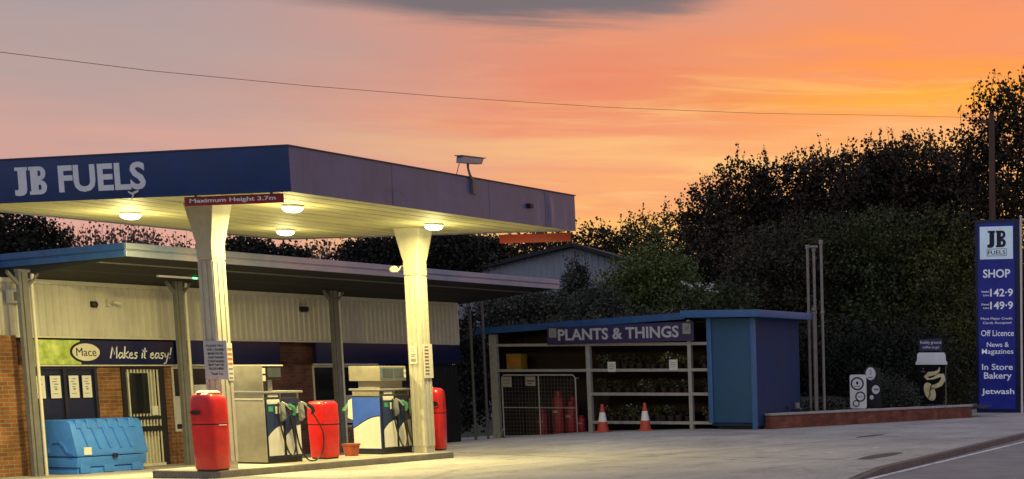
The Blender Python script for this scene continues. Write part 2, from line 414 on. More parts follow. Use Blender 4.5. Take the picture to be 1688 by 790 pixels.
for (px, py) in ((4.1, -7.1), (5.3, -7.25), (6.7, -7.3), (8.6, -7.4)):
    g = MB(); g.add([(px-.22, py-.05, gz(px, py)+.005), (px+.22, py-.03, gz(px, py)+.005), (px+.22, py+.05, gz(px, py)+.005), (px-.22, py+.03, gz(px, py)+.005)], [(0, 1, 2, 3)])
    struct(g.build('entrance_marking', worn_line))

# ------------------------------------------------------------------ pump island
isl = MB()
poly = [(-.62, -.30), (-.52, -.40), (5.0, -.40), (5.12, -.28), (5.12, .78), (5.0, .9), (-.52, .9), (-.62, .8)]
isl.prism(poly, -.2, .018, 'z')
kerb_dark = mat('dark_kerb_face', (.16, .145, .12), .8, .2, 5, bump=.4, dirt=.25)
isl_t = thing('pump_island', 'long raised concrete kerb island carrying the pumps, red bins and canopy columns', 'island', (2.2, .2, -.1))
def child_off(mb, name, m, root, **k):
    """mesh given in world coordinates, stored relative to its thing"""
    M_ = (Matrix.Translation(root.location) @ root.rotation_euler.to_matrix().to_4x4()).inverted()
    mb.v = [tuple(M_ @ Vector(p)) for p in mb.v]
    return mb.build(name, m, root, **k)
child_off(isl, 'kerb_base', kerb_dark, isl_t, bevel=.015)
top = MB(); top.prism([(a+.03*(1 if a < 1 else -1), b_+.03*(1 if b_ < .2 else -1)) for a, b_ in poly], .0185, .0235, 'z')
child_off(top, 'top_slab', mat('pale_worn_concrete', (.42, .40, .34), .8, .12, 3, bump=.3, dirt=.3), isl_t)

def slab_jb(B, a0, a1, z0, z1, pos, th=.006):
    """heavy slab-serif J and B, drawn as polygons on a west-looking face"""
    w = a1-a0; h = z1-z0
    def pp(poly): B.prism([(a0+w*x, z0+h*y) for x, y in poly], pos, pos-th, 'x')
    pp([(.03, 1), (.42, 1), (.42, .88), (.03, .88)])
    pp([(.12, .88), (.38, .88), (.38, .20), (.35, .07), (.26, -.01), (.12, -.03), (.0, .0), (.0, .19), (.08, .17), (.12, .24)])
    pp([(.46, 1), (.46, .88), (.51, .88), (.51, .12), (.46, .12), (.46, 0), (.738, 0), (.738, 1)])
    pp([(.74, 1), (.798, 1), (.798, .85), (.74, .85)]); pp([(.74, .16), (.798, .16), (.798, 0), (.74, 0)])
    pp([(.74, .66), (.798, .66), (.798, .35), (.74, .35)])
    def arc(cx, cz, ro, rz, ri, rzi):
        n = 10
        for k in range(n):
            t0, t1 = -PI/2+PI*k/n, -PI/2+PI*(k+1)/n
            pp([(cx+ro*math.cos(t0), cz+rz*math.sin(t0)), (cx+ro*math.cos(t1), cz+rz*math.sin(t1)), (cx+ri*math.cos(t1), cz+rzi*math.sin(t1)), (cx+ri*math.cos(t0), cz+rzi*math.sin(t0))])
    arc(.80, .755, .18, .245, .035, .095); arc(.80, .255, .20, .255, .035, .095)

# ------------------------------------------------------------------ fuel canopy
X0, X1, Y0, Y1, ZS, ZT = -1.2, 5.85, -2.65, 4.0, 4.09, 4.72
cn = thing('fuel_canopy', 'flat fuel station canopy with blue lettered front on two flared cream columns', 'canopy', (2.3, .6, 0))
B = MB(); B.box(X0+.02, X1-.02, Y0+.02, Y1-.02, ZS+.45, ZT-.06)
child_off(B, 'roof_deck', dark_under, cn)
# soffit sheets, faintly sagging ribs
B = MB(); ny = 28
for k in range(ny):
    ya = Y0+.03+(Y1-Y0-.06)*k/ny; yb = Y0+.03+(Y1-Y0-.06)*(k+1)/ny
    B.box(X0+.03, X1-.03, ya+.006, yb-.006, ZS+.022+.004*(k % 2), ZS+.05)
    B.box(X0+.03, X1-.03, yb-.006, yb+.006, ZS+.034, ZS+.05)
child_off(B, 'soffit', soffit_m, cn)
def dented(a0, a1, z0, z1, fixed, axis, dents, th=.03, nx=120, nz=10):
    B = MB(); vs = []
    for i in range(nx+1):
        for j in range(nz+1):
            a = a0+(a1-a0)*i/nx; z = z0+(z1-z0)*j/nz; d = 0
            for (da, dz, ra, rz, dep) in dents:
                q = ((a-da)/ra)**2+((z-dz)/rz)**2
                if q < 1: d += dep*(1-q)**1.5
            vs.append((a, fixed+d, z) if axis == 'y' else (fixed+d, a, z))
    n = nz+1
    B.add(vs, [(i*n+j, (i+1)*n+j, (i+1)*n+j+1, i*n+j+1) for i in range(nx) for j in range(nz)], True)
    return B
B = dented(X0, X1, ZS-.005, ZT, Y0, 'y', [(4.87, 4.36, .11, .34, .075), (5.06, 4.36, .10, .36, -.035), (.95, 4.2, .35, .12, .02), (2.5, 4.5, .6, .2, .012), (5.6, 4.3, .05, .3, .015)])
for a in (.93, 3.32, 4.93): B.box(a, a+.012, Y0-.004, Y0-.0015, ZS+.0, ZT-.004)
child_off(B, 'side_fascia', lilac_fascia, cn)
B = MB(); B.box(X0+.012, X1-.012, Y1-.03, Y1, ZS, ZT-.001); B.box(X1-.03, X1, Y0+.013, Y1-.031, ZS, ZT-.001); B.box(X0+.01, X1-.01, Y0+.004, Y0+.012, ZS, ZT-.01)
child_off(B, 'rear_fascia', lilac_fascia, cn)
B = MB(); B.box(X0-.012, X0+.01, Y0-.004, Y1+.006, ZS-.004, ZT+.004)
child_off(B, 'front_fascia', blue_fascia, cn, bevel=.004)
B = MB(); B.box(X0-.02, X1+.015, Y0-.02, Y0+.03, ZT+.004, ZT+.022); B.box(X0-.022, X0+.03, Y0+.031, Y1+.02, ZT+.004, ZT+.022)
B.box(X1-.03, X1+.015, Y0+.031, Y1+.02, ZT+.004, ZT+.022)
child_off(B, 'edge_trim', mat('dark_edge_trim', (.05, .05, .07), .5, .2, 5), cn)
B = MB()
slab_jb(B, 2.38, 1.76, 4.195, 4.605, X0-.012)
child_off(B, 'lettering', letter_w, cn); B = MB()
B.text('FUELS', 1.53, -.10, 4.205, 4.605, X0-.012, 'W', bold=.03)
child_off(B, 'lettering', letter_w, cn)
def column(cx, cy):
    B = MB()
    hw, hd = .135, .125      # half sizes in y and x
    def ring(w, d, z): return [(cx-d, cy-w, z), (cx+d, cy-w, z), (cx+d, cy+w, z), (cx-d, cy+w, z)]
    lev = [(hw, hd, .02), (hw, hd, .14), (hw, hd, 3.24), (hw, hd, 3.26), (hw+.012, hd+.012, 3.27), (hw+.012, hd+.012, 3.52), (hw+.03, hd+.02, 3.58), (.27, .19, 4.075), (.28, .20, 4.112)]
    vs = []
    for w, d, z in lev: vs += ring(w, d, z)
    fs = []
    for i in range(len(lev)-1):
        for k in range(4): fs.append((i*4+k, i*4+(k+1) % 4, (i+1)*4+(k+1) % 4, (i+1)*4+k))
    fs += [(3, 2, 1, 0), tuple(len(vs)-4+k for k in range(4))]
    B.add(vs, fs)
    for k in range(4):       # raised ribs leaving flutes between them
        a = -.135+.27*(k+.5)/4
    for a, w in ((-.104, .062), (0, .07), (.104, .062)):
        B.box(cx-hd-.013, cx-hd+.002, cy+a-w/2, cy+a+w/2, .14, 3.24)
        B.box(cx+a*.9-w/2, cx+a*.9+w/2, cy-hw-.013, cy-hw+.002, .14, 3.24)
        B.box(cx+a*.9-w/2, cx+a*.9+w/2, cy+hw-.002, cy+hw+.016, .14, 3.24)
    o = child_off(B, 'column', concrete_cream, cn, bevel=.006, seg=1)
    return o
column(0, 0); column(4.7, 0)

# bowl lamps under the canopy
lamp_m = emit('lit_lamp_glass', (1, .98, .88, 1), 9)
def bowl(x, y, label):
    o = thing('ceiling_lamp', label, 'lamp', (x, y, ZS+.02), 0, 'bowl lamps under the fuel canopy')
    b1 = MB(); b1.lathe([(.10, 0), (.155, -.005), (.165, -.02), (.155, -.035)], 0, 0, 24); b1.build('rim', white_p, o)
    b2 = MB(); b2.lathe([(.15, -.03), (.148, -.055), (.125, -.085), (.08, -.105), (.02, -.112)], 0, 0, 24); b2.build('glass_bowl', lamp_m, o)
    return o
lampA = [(.73, 2.28, 'round bowl lamp in the soffit nearest the big lettering'), (.58, -1.06, 'round bowl lamp nearest the front corner of the canopy'),
         (4.1, 2.29, 'round bowl lamp in the soffit between the two columns, farther back'), (3.99, -1.0, 'round bowl lamp beside the flared top of the far column')]
for (x, y, l), pw in zip(lampA, (1.75, .85, .25, .7)):
    bowl(x, y, l)
    ld = bpy.data.lights.new('lamp_light', 'AREA'); ld.shape = 'DISK'; ld.size = .26; ld.energy = 250*pw; ld.color = (1, .83, .31)
    lo = bpy.data.objects.new('lamp_light', ld); lo.location = (x, y, ZS-.125); COL.objects.link(lo)
    ld = bpy.data.lights.new('soffit_fill', 'POINT'); ld.energy = 46*(.5+.5*pw); ld.color = (1, .86, .32); ld.shadow_soft_size = .16  # added unseen point light below the bowl, spreads light evenly over the soffit
    lo = bpy.data.objects.new('soffit_fill', ld); lo.location = (x, y, ZS-.42); COL.objects.link(lo)
# height limit signs
def hsign(x, ya, yb, z0, z1, face, txt, label, wmat=white_p):
    o = thing('height_sign', label, 'sign', (x, (ya+yb)/2, z0))
    B = MB(); B.box(x, x+.02, min(ya, yb), max(ya, yb), z0, z1); child_off(B, 'board', red_sign if txt else mat('dull_red_board', (.24, .012, .008), .6, .2, 5), o, bevel=.003)
    if txt:
        B = MB()
        B.text('Maximum Height 3.7m', ya-.10, yb+.12, z0+.025, z1-.028, x, 'W', bold=.015)
        child_off(B, 'lettering', wmat, o)
    B = MB()
    for yy in (ya-.2, yb+.2): B.box(x+.003, x+.017, yy-.02, yy+.02, z1, z1+.05)
    child_off(B, 'bracket', grey_post, o)
hsign(X0+.04, -.72, -2.47, 3.945, 4.075, 'W', True, 'long red board reading Maximum Height 3.7m under the blue canopy front')
rear = hsign(X1-.04, -1.03, -2.56, 3.90, 4.06, 'W', False, 'plain red board under the far rear corner of the canopy')
# small fittings on the side fascia
o = thing('torn_scrap', 'small pale torn scrap clinging under the last letter of the blue canopy front', 'scrap', (X0-.03, .12, 4.13))
B = MB()
for a0_, z0_, a1_, z1_ in ((-.09, .05, .02, .01), (.10, .04, -.02, .0), (-.01, .03, .03, -.07)):
    B.add([(-.01, a0_, z0_+.018), (-.025, a1_, z1_+.018), (-.02, a1_, z1_-.018), (.0, a0_, z0_-.01)], [(0, 1, 2, 3)])
B.build('paper_scrap', paper, o)
o = thing('security_camera', 'long white security camera on a bracket above the canopy edge', 'camera', (2.82, Y0-.02, 4.6))
B = MB(); B.prism([(2.52, 4.925), (3.03, 4.96), (3.09, 5.06), (2.54, 5.035)], Y0-.11, Y0+.02, 'y'); child_off(B, 'housing', mat('grey_camera_housing', (.34, .33, .36), .4, .08, 8), o, bevel=.012)
B = MB(); B.prism([(2.50, 5.035), (3.13, 5.065), (3.13, 5.078), (2.50, 5.048)], Y0-.12, Y0+.03, 'y'); child_off(B, 'sunshield', grey_post, o)
B = MB(); B.tube([(2.74, Y0-.045, 4.945), (2.74, Y0-.045, 4.86), (2.78, Y0-.045, 4.76), (2.86, Y0-.035, 4.70), (2.9, Y0-.03, 4.56)], [.022, .018, .02, .026, .03], 10); B.box(2.84, 2.97, Y0-.055, Y0-.004, 4.47, 4.66)
child_off(B, 'bracket', grey_post, o)
B = MB(); B.tube([(2.55, Y0-.03, 4.94), (2.50, Y0-.03, 4.84), (2.47, Y0-.02, 4.735)], .006, 6); child_off(B, 'cable', hose_m, o)
o = thing('sensor_box', 'small black square sensor fixed on the side of the canopy', 'sensor', (4.42, Y0-.02, 4.4))
B = MB(); B.box(4.37, 4.47, Y0-.075, Y0-.002, 4.37, 4.45); child_off(B, 'case', black_p, o, bevel=.008)
B = MB(); B.box(4.352, 4.368, Y0-.06, Y0-.015, 4.38, 4.44); child_off(B, 'lens', glass_dark, o)
o = thing('floodlight', 'small yellow-lit floodlight on an arm at the far column', 'floodlight', (4.62, .16, 3.38))
B = MB(); B.tube([(4.64, .15, 3.46), (4.62, .24, 3.43), (4.60, .28, 3.36)], .014, 8); child_off(B, 'arm', cream_trim, o)
B = MB(); B.lathe([(.02, 3.32), (.07, 3.33), (.085, 3.38), (.05, 3.43), (.02, 3.44)], 4.58, .36, 16); child_off(B, 'lamp_head', cream_trim, o)

# notices on columns
def board(name, label, cat, x0, x1, y, z0, z1, face, lines, m=paper, im=ink, group=None, th=.012, hz=None, frame=None):
    """flat notice. face 'W': x0 is plane x, (y=(a_left,a_right)); face 'S': y is plane"""
    if face == 'W':
        px = x0; a0, a1 = y
        o = thing(name, label, cat, (px, (a0+a1)/2, z0), 0, group)
        B = MB(); B.box(px, px+th, a1, a0, z0, z1); child_off(B, 'panel', m, o)
        pos = px
    else:
        o = thing(name, label, cat, ((x0+x1)/2, y, z0), 0, group)
        B = MB(); B.box(x0, x1, y, y+th, z0, z1); child_off(B, 'panel', m, o)
        a0, a1 = x0, x1; pos = y
    w = a1-a0; h = z1-z0
    B = MB()
    for (txt, f0, f1, g0, g1) in lines:
        if txt is None:
            p = sorted((a0+w*f0, a0+w*f1))
            if face == 'W': B.box(pos-.003, pos, p[0], p[1], z0+h*g0, z0+h*g1)
            else: B.box(p[0], p[1], pos-.003, pos, z0+h*g0, z0+h*g1)
        else: B.text(txt, a0+w*f0, a0+w*f1, z0+h*g0, z0+h*g1, pos, face, bold=.01, th=.003)
    if lines: child_off(B, 'print', im, o)
    return o
board('column_notice', 'grey notice with dark capitals on the near column above the red bin', 'notice', -.165, 0, (.10, -.335), 1.42, 2.015, 'W',
      [('PLEASE PAY', .12, .88, .84, .90), ('THE CASHIER', .12, .88, .74, .80), ('BEFORE YOU FILL', .16, .84, .64, .70), ('UNATTENDED', .16, .86, .54, .60), ('CONTAINERS', .14, .86, .44, .50), ('MUST NOT BE', .16, .84, .345, .405), ('FILLED HERE', .18, .82, .25, .31), ('Thank You', .25, .78, .12, .18)],
      mat('grey_notice_board', (.42, .42, .47), .5, .05, 5))
B = MB()
o = thing('sticker_strip', 'narrow strip of red and grey warning stickers on the near column', 'stickers', (.1, -.155, 1.4))
B.box(.02, .125, -.160, -.152, 1.40, 1.98); child_off(B, 'backing', cream_trim, o)
B = MB()
for k in range(4): B.box(.03, .115, -.163, -.160, 1.87-.075*k, 1.905-.075*k)
child_off(B, 'red_sticker', mat('orange_red_sticker', (.55, .12, .04), .5, .1, 6), o)
B = MB()
for k in range(3): B.box(.035, .11, -.163, -.160, 1.57-.07*k, 1.595-.07*k)
child_off(B, 'grey_sticker', ink_grey, o)
board('warning_board', 'tall pale panel of coloured warning lines on the far column', 'stickers', 4.60, 4.84, -.17, 1.40, 2.02, 'S',
      [(None, .12, .55, .90, .93)]+[(None, .1, .55, .80-.1*k, .84-.1*k) for k in range(8)], cream_trim, mat('brown_ink', (.16, .10, .06), .6, .1, 8))
board('hazard_notice', 'small round-topped pale notice facing the road on the far column', 'notice', 4.548, 0, (.10, -.06), 1.66, 1.98, 'W',
      [('O', .3, .7, .66, .9), (None, .2, .8, .50, .56), (None, .2, .8, .40, .45), (None, .15, .85, .12, .30)], cream_trim, ink_grey)

# ------------------------------------------------------------------ red litter bins
def make_bin(label, x, y, h, ax, ay, rz, hood=True, z=.022):
    o = thing('litter_bin', label, 'bin', (x, y, z), rz, 'red litter bins on the pump island')
    hb = h*.60
    B = MB(); n = 40
    B.lathe([(.90, .03), (.93, .05), (.96, .3), (1, hb-.03), (1, hb-.012)], 0, 0, n, (ax, ay, 4.5)); B.build('body', red_bin, o)
    B = MB(); B.lathe([(.84, 0), (.88, .032)], 0, 0, n, (ax, ay, 4.5)); B.build('base', dark_hole, o)
    B = MB(); B.lathe([(.97, hb-.012), (.97, hb+.008)], 0, 0, n, (ax, ay, 4.5)); B.build('seam', dark_hole, o)
    B = MB()
    if hood: B.lathe([(1.0, hb+.008), (1.01, hb+.03), (1.0, h*.80), (.97, h*.90), (.88, h*.96), (.70, h*.99), (.3, h)], 0, 0, n, (ax, ay, 4.2))
    else: B.lathe([(1.0, hb+.008), (1.02, hb+.03), (1.0, h*.93), (.95, h*.97), (.8, h*.995), (.3, h)], 0, 0, n, (ax, ay, 4.5))
    hd = B.build('hood', red_bin, o)
    return o, h
# wall side openings are built as recessed mouths with a lip
def mouth(o, face, cx, cz, rw, rh, depth):
    B = MB()
    n = 28
    def P(a, z, d): return (d, -a, z) if face == 'W' else (a, d, z)
    import math as m_
    for (k0, d0), (k1, d1) in (((1.12, depth+.006), (1.08, depth-.016)), ((1.08, depth-.016), (1.0, depth-.012)), ((1.0, depth-.012), (.93, depth+.004))):
        vs = []
        for k in range(n):
            q = 2*PI*k/n; vs.append(P(cx+rw*k0*math.cos(q), cz+rh*k0*math.sin(q), d0)); vs.append(P(cx+rw*k1*math.cos(q), cz+rh*k1*math.sin(q), d1))
        B.add(vs, [(2*k, 2*k+1, (2*k+3) % (2*n), (2*k+2) % (2*n)) for k in range(n)], True)
    B.build('mouth_rim', red_bin, o)
    B = MB(); B.disc(P(cx, cz, depth-.0), rw*.97, rh*.97, face, 28, .004); B.build('mouth', dark_hole, o)
b1, h1 = make_bin('red litter bin with white cloths on its lid, at the front of the near column', -.43, -.18, 1.20, .205, .215, 0)
mouth(b1, 'W', -.05, .90, .10, .035, -.203)
B = MB()
for k in range(5):
    a = rnd.uniform(0, 6); x = rnd.uniform(-.11, .11); y = rnd.uniform(-.12, .12)
    B.lathe([(.04, 1.18), (.08, 1.20), (.06, 1.225), (.02, 1.235)], x, y, 9, (1.2, .8, 2.5), a)
cl = B.build('cleaning_cloths', paper, b1)
B = MB(); B.box(-.05, .1, -.222, -.214, .70, .712); B.build('latch', white_p, b1)
b2, _ = make_bin('plain red litter bin standing between the two fuel pumps', 2.62, .40, 1.0, .20, .20, 0, hood=False)
b3, _ = make_bin('red litter bin with a dark oval mouth beyond the far column', 4.88, .42, 1.15, .20, .21, R(12)) if False else make_bin('red litter bin with a dark oval mouth beyond the far column', 5.45, .36, 1.19, .205, .215, R(22))
mouth(b3, 'W', .02, .88, .14, .065, -.203)
B = MB(); B.tube([(-.05, .1, 1.15), (-.05, .1, 1.23)], [.025, .02], 8); B.tube([(0, .0, 1.15), (0.02, .0, 1.2)], [.028, .02], 8); B.build('paper_cups', paper, b3)

# ------------------------------------------------------------------ fuel pumps
def nozzle(root, x, y, z, side=-1, m=green_grip):
    """nozzle hung on the -y (front) face, pointing up to the rear"""
    B = MB()
    B.tube([(x-.10, y-.07, z+.10), (x-.03, y-.10, z+.06), (x+.05, y-.12, z-.02)], [.016, .02, .022], 8)
    nb = B.build('nozzle', nozzle_m, root)
    B = MB(); B.tube([(x+.0, y-.12, z+.055), (x+.07, y-.15, z+.0), (x+.10, y-.15, z-.06), (x+.08, y-.13, z-.12)], [.03, .034, .03, .02], 8)
    B.build('grip', m, nb)
def hose(root, pts, r=.0135):
    # catmull-rom through points
    P = [Vector(p) for p in pts]; out = []
    for i in range(len(P)-1):
        p0 = P[max(i-1, 0)]; p1 = P[i]; p2 = P[i+1]; p3 = P[min(i+2, len(P)-1)]
        for k in range(8):
            t = k/8
            out.append(.5*((2*p1)+(-p0+p2)*t+(2*p0-5*p1+4*p2-p3)*t*t+(-p0+3*p1-3*p2+p3)*t*t*t))
    out.append(P[-1])
    B = MB(); B.tube(out, r, 7); B.build('hose', hose_m, root)
def curve_panel(B, x0, x1, y, zb, zl, zr, th=.006):
    """white swoosh panel: bottom rectangle with a rising curved top edge"""
    n = 12; pts = [(x0, zb), (x1, zb)]
    for k in range(n, -1, -1):
        t = k/n; pts.append((x0+(x1-x0)*t, zl+(zr-zl)*(math.sin(t*PI/2))**.9))
    B.prism(pts, y, y-th, 'y')
def make_pump(label, x, y, tall, rz=0):
    """local frame: length along x (0..Lx), depth along y (0..D), front at y=0"""
    o = thing('fuel_pump', label, 'fuel pump', (x, y, .022), rz, 'fuel pumps on the island under the canopy')
    Lx, D, hb = .80, .62, 1.06
    B = MB(); B.box(.01, Lx-.01, .01, D-.01, 0, .09); B.build('plinth', black_p, o)
    B = MB(); B.box(0, Lx, 0, D, .09, hb); B.build('cabinet', navy if tall else black_p, o, bevel=.008)
    # front doors
    for i, (a, c) in enumerate(((.035, .375), (.425, .765))):
        B = MB(); B.box(a, c, -.014, -.002, .12, 1.0); d = B.build('door', mat('navy_pump_door', (.012, .03, .085), .35, .12, 5), o, bevel=.003)
        B = MB(); curve_panel(B, a+.006, c-.004, -.0145, .13, .44, .62); B.build('white_panel', pump_white, d)
    for a, m_ in ((.30, green_grip), (.70, black_p)):
        B = MB(); B.box(a-.22, a-.12, -.018, -.0145, .86, .94); B.build('grade_badge', m_, o)
        B = MB(); B.box(a-.07, a+.03, -.018, -.0145, .82, .94); B.build('warning_sticker', pump_white, o)
    B = MB(); B.tube([(.40, -.006, .2), (.40, -.006, .98)], .012, 6); B.build('door_seam', dark_hole, o)
    # lid + lower counter head
    B = MB(); B.box(-.03, Lx+.05, -.03, D+.03, hb+.10, hb+.135); B.build('lid', steel, o, bevel=.01)
    B = MB(); B.box(.0, Lx, .02, D-.02, hb+.002, hb+.098); B.build('counter_band', mat('dull_metal_band', (.30, .27, .20), .45, .15, 6, metal=.3), o)
    B = MB(); B.box(.03, .36, .006, .019, hb+.015, hb+.085); B.box(.42, .74, .006, .019, hb+.015, hb+.085); B.build('price_display', screen_m, o)
    B = MB(); B.box(.10, .32, -.003, .005, hb+.035, hb+.075); B.build('display_label', pump_white, o)
    B = MB(); B.box(.06, .33, -.02, -.003, hb-.08, hb-.005); B.build('grade_plate', pump_white, o, bevel=.004)
    # end skins
    if tall:
        B = MB(); B.box(-.02, 0, -.02, D+.03, .03, 1.06); B.box(-.02, 0, -.02, D+.03, 1.07, 1.61); B.build('end_panel', beige_panel, o, bevel=.006)
        B = MB(); B.box(-.024, -.021, -.02, D+.03, 1.052, 1.078); B.build('end_joint', pump_white, o)
        B = MB(); B.box(0, .09, .0, D, hb+.137, 1.60); B.box(.09, .42, .0, D, 1.38, 1.60); B.build('head', black_p, o, bevel=.006)
        B = MB(); B.box(-.02, .46, -.015, D+.02, 1.602, 1.622); B.build('head_cap', pump_white, o, bevel=.004)
        B = MB(); B.box(.12, .40, -.012, -.002, 1.42, 1.575); B.build('screen', screen_m, o)
        B = MB(); B.box(.012, .075, -.006, -.001, 1.48, 1.57); B.box(.012, .075, -.006, -.001, 1.36, 1.45); B.build('keypad', pump_white, o)
        B = MB(); B.box(.22, .32, .1, D-.1, hb+.137, 1.378); B.build('neck', steel, o)
    else:
        B = MB(); n = 14
        B.box(-.012, -.001, .01, D-.01, .1, 1.035); e = B.build('end_panel', royal, o, bevel=.004)
        pts = [(.02, .11), (D-.02, .11)]
        for k in range(n+1):
            t = k/n; pts.append((D-.02-(D-.04)*t, .47+.22*math.sin(t*PI/2)**1.1))
        B = MB(); B.prism(pts, -.013, -.017, 'x'); B.build('white_panel', pump_white, e)
        B = MB(); B.strip([(p[0], p[1]+.008) for p in pts[2:]], .016, 'W', -.013, .005); B.build('swoosh_line', navy, e)
        B = MB(); B.box(.10, Lx-.1, .08, D-.08, hb+.137, 1.33); B.build('neck', beige_panel, o)
        B = MB(); B.box(-.04, Lx-.14, -.05, D-.0, 1.33, 1.60); B.build('head', beige_panel, o, bevel=.01)
        B = MB(); B.box(-.02, Lx-.2, -.062, -.051, 1.36, 1.575); B.build('screen_surround', mat('blue_grey_surround', (.10, .14, .22), .4, .1, 5), o)
        B = MB(); B.box(.03, .30, -.068, -.063, 1.39, 1.55); B.box(.34, .56, -.068, -.063, 1.39, 1.55); B.build('screen', screen_m, o)
        B = MB(); B.box(.59, .64, -.066, -.052, 1.39, 1.46); B.box(.59, .64, -.066, -.052, 1.48, 1.54); B.build('keypad', pump_white, o)
    # holsters with nozzles on the front
    for (hx, hz_, g) in ((.36, .78, green_grip), (.78, .78, black_p)):
        B = MB(); B.prism([(-.075, .74), (-.002, .68), (-.002, 1.0), (-.05, .99)], hx-.04, hx+.045, 'x'); B.build('holster', mat('grey_holster', (.22, .23, .22), .5, .1, 7), o, bevel=.006)
        nozzle(o, hx, -.05, hz_+.13, m=g)
    hose(o, [(.30, -.02, 1.0), (.26, -.05, .8), (.30, -.08, .45), (.36, -.12, .18), (.44, -.14, .13), (.50, -.14, .3), (.47, -.16, .55), (.44, -.17, .78)])
    hose(o, [(.70, -.02, 1.0), (.60, -.06, .7), (.62, -.1, .3), (.70, -.16, .06), (.85, -.2, .02), (.98, -.24, .15), (1.03, -.24, .45), (.93, -.2, .72), (.86, -.17, .82)])
    hose(o, [(.50, -.02, 1.0), (.47, -.10, .7), (.50, -.13, .35), (.53, -.13, .12)])
    if not tall:    # nozzle hanging on the shop side, seen past the blue end panel
        B = MB(); B.prism([(D+.002, .62), (D+.13, .66), (D+.10, .98), (D+.002, 1.02)], .02, .16, 'x'); B.build('holster', pump_white, o, bevel=.008)
        B = MB(); B.tube([(.09, D+.10, .97), (.07, D+.17, .86), (.06, D+.22, .80)], [.02, .032, .028], 8); nb = B.build('nozzle', nozzle_m, o)
        B = MB(); B.tube([(.09, D+.12, .95), (.07, D+.2, .84), (.06, D+.25, .79)], [.028, .038, .03], 8); B.build('grip', green_grip, nb)
        hose(o, [(.08, D+.03, .7), (.08, D+.08, .5), (.06, D+.15, .28), (.05, D+.18, .02), (.06, D+.14, -.01)], .014)
    return o
make_pump('tall fuel pump with a full-height beige end panel beside the near column', 1.10, .22, True)
make_pump('fuel pump with a blue and white end panel beside the far column', 3.95, .30, False)
o = thing('fire_bucket', 'small orange-red square bucket on the island below the blue pump panel', 'bucket', (3.40, .52, .024))
B = MB(); B.lathe([(.09, 0), (.115, .19), (.128, .195), (.128, .222), (.122, .223)], 0, 0, 24, (1, 1, 5)); B.build('tub', orange_pl, o)
B = MB(); B.lathe([(.11, .2), (.11, .2245)], 0, 0, 24, (1, 1, 5)); B.build('sand', mat('dull_sand', (.16, .12, .07), .9, .2, 12), o)

# ------------------------------------------------------------------ shop
VW, ZG = 7.0, -.36
sh = thing('shop_building', 'single storey brick petrol station shop with pale ribbed cladding and a blue edged flat roof', 'shop', (8, 7, ZG))
def shp(B, name, m, **k): return child_off(B, name, m, sh, **k)
XE = 15.0
B = MB()
# brick piers and panels between openings (front skin), butt jointed
segs = [(1.3, 2.68), (4.17, 4.70), (5.72, 5.93)]
for a, c, zt in [(a, c, 1.66) for a, c in segs]+[(5.93, 7.2, .30), (9.85, 12.3, .2)]:
    B = MB(); B.box(a, c, VW, VW+.2, ZG-.1, zt); shp(B, 'brick_wall', brick)
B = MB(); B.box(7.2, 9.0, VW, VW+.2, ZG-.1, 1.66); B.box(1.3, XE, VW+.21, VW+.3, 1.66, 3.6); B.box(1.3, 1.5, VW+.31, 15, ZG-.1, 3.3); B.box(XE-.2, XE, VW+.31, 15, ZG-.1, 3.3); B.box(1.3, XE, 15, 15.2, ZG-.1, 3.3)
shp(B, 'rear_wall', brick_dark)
B = MB(); B.box(1.5, XE-.2, VW+.9, VW+1.0, ZG-.1, 3.2); shp(B, 'dark_interior', black_p)
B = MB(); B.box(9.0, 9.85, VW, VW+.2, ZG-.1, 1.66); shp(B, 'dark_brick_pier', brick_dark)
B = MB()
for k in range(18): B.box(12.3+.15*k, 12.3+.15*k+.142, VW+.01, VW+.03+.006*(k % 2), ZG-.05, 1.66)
shp(B, 'unlit_bay_slats', mat('near_black_unlit_bay', (.010, .010, .011), .6, .2, 5))  # made-up slats; the near black paints in the darkness of the unlit end bay
# ribbed cladding
B = MB(); pts = []
x = 2.16; pitch = .155
while x < XE-.02:
    pts += [(x, 0), (x+.055, 0), (x+.07, -.028), (x+.125, -.028), (x+.14, 0)]
    x += pitch
for (p, q) in zip(pts, pts[1:]):
    B.add([(p[0], VW-.01+p[1], 2.20), (q[0], VW-.01+q[1], 2.20), (q[0], VW-.01+q[1], 3.22), (p[0], VW-.01+p[1], 3.22)], [(0, 1, 2, 3)])
B.box(2.16, XE, VW-.005, VW+.19, 2.2, 3.22)
shp(B, 'wall_cladding', clad)
B = MB(); B.box(2.10, XE+.02, VW-.06, VW+.0, 2.165, 2.2); B.box(XE, XE+.05, VW-.05, VW+.15, 2.201, 3.2); B.box(2.10, 2.158, VW-.05, VW+.15, 2.201, 3.2); B.box(2.1, XE, VW-.09, VW-.042, 3.16, 3.24)
B.box(2.71, 2.76, VW-.08, VW-.061, -.36, 2.16)
shp(B, 'cladding_trim', cream_trim)
# left hand part: lower pier, lit orange, and white soffit box
B = MB(); B.box(1.3, 2.10, VW-.02, VW+.19, 1.66, 3.2); shp(B, 'end_cladding', clad)
B = MB(); B.box(1.30, 2.3, VW-.25, VW-.001, ZG-.1, 2.2); shp(B, 'end_pier', brick)
# navy band boards over windows (plain lengths)
B = MB()
for a, c in ((6.0, 8.8), (9.9, 14.99)):
    B = MB(); B.box(a, c, VW-.10, VW-.001, 1.67, 2.16); shp(B, 'fascia_panel', navy_band, bevel=.004)
B = MB(); B.box(2.78, 5.93, VW-.09, VW, 1.64, 1.665); B.box(5.98, 8.82, VW-.105, VW-.002, 1.64, 1.668); B.box(9.88, 11.9, VW-.105, VW-.002, 1.655, 1.685)
shp(B, 'head_trim', cream_trim)
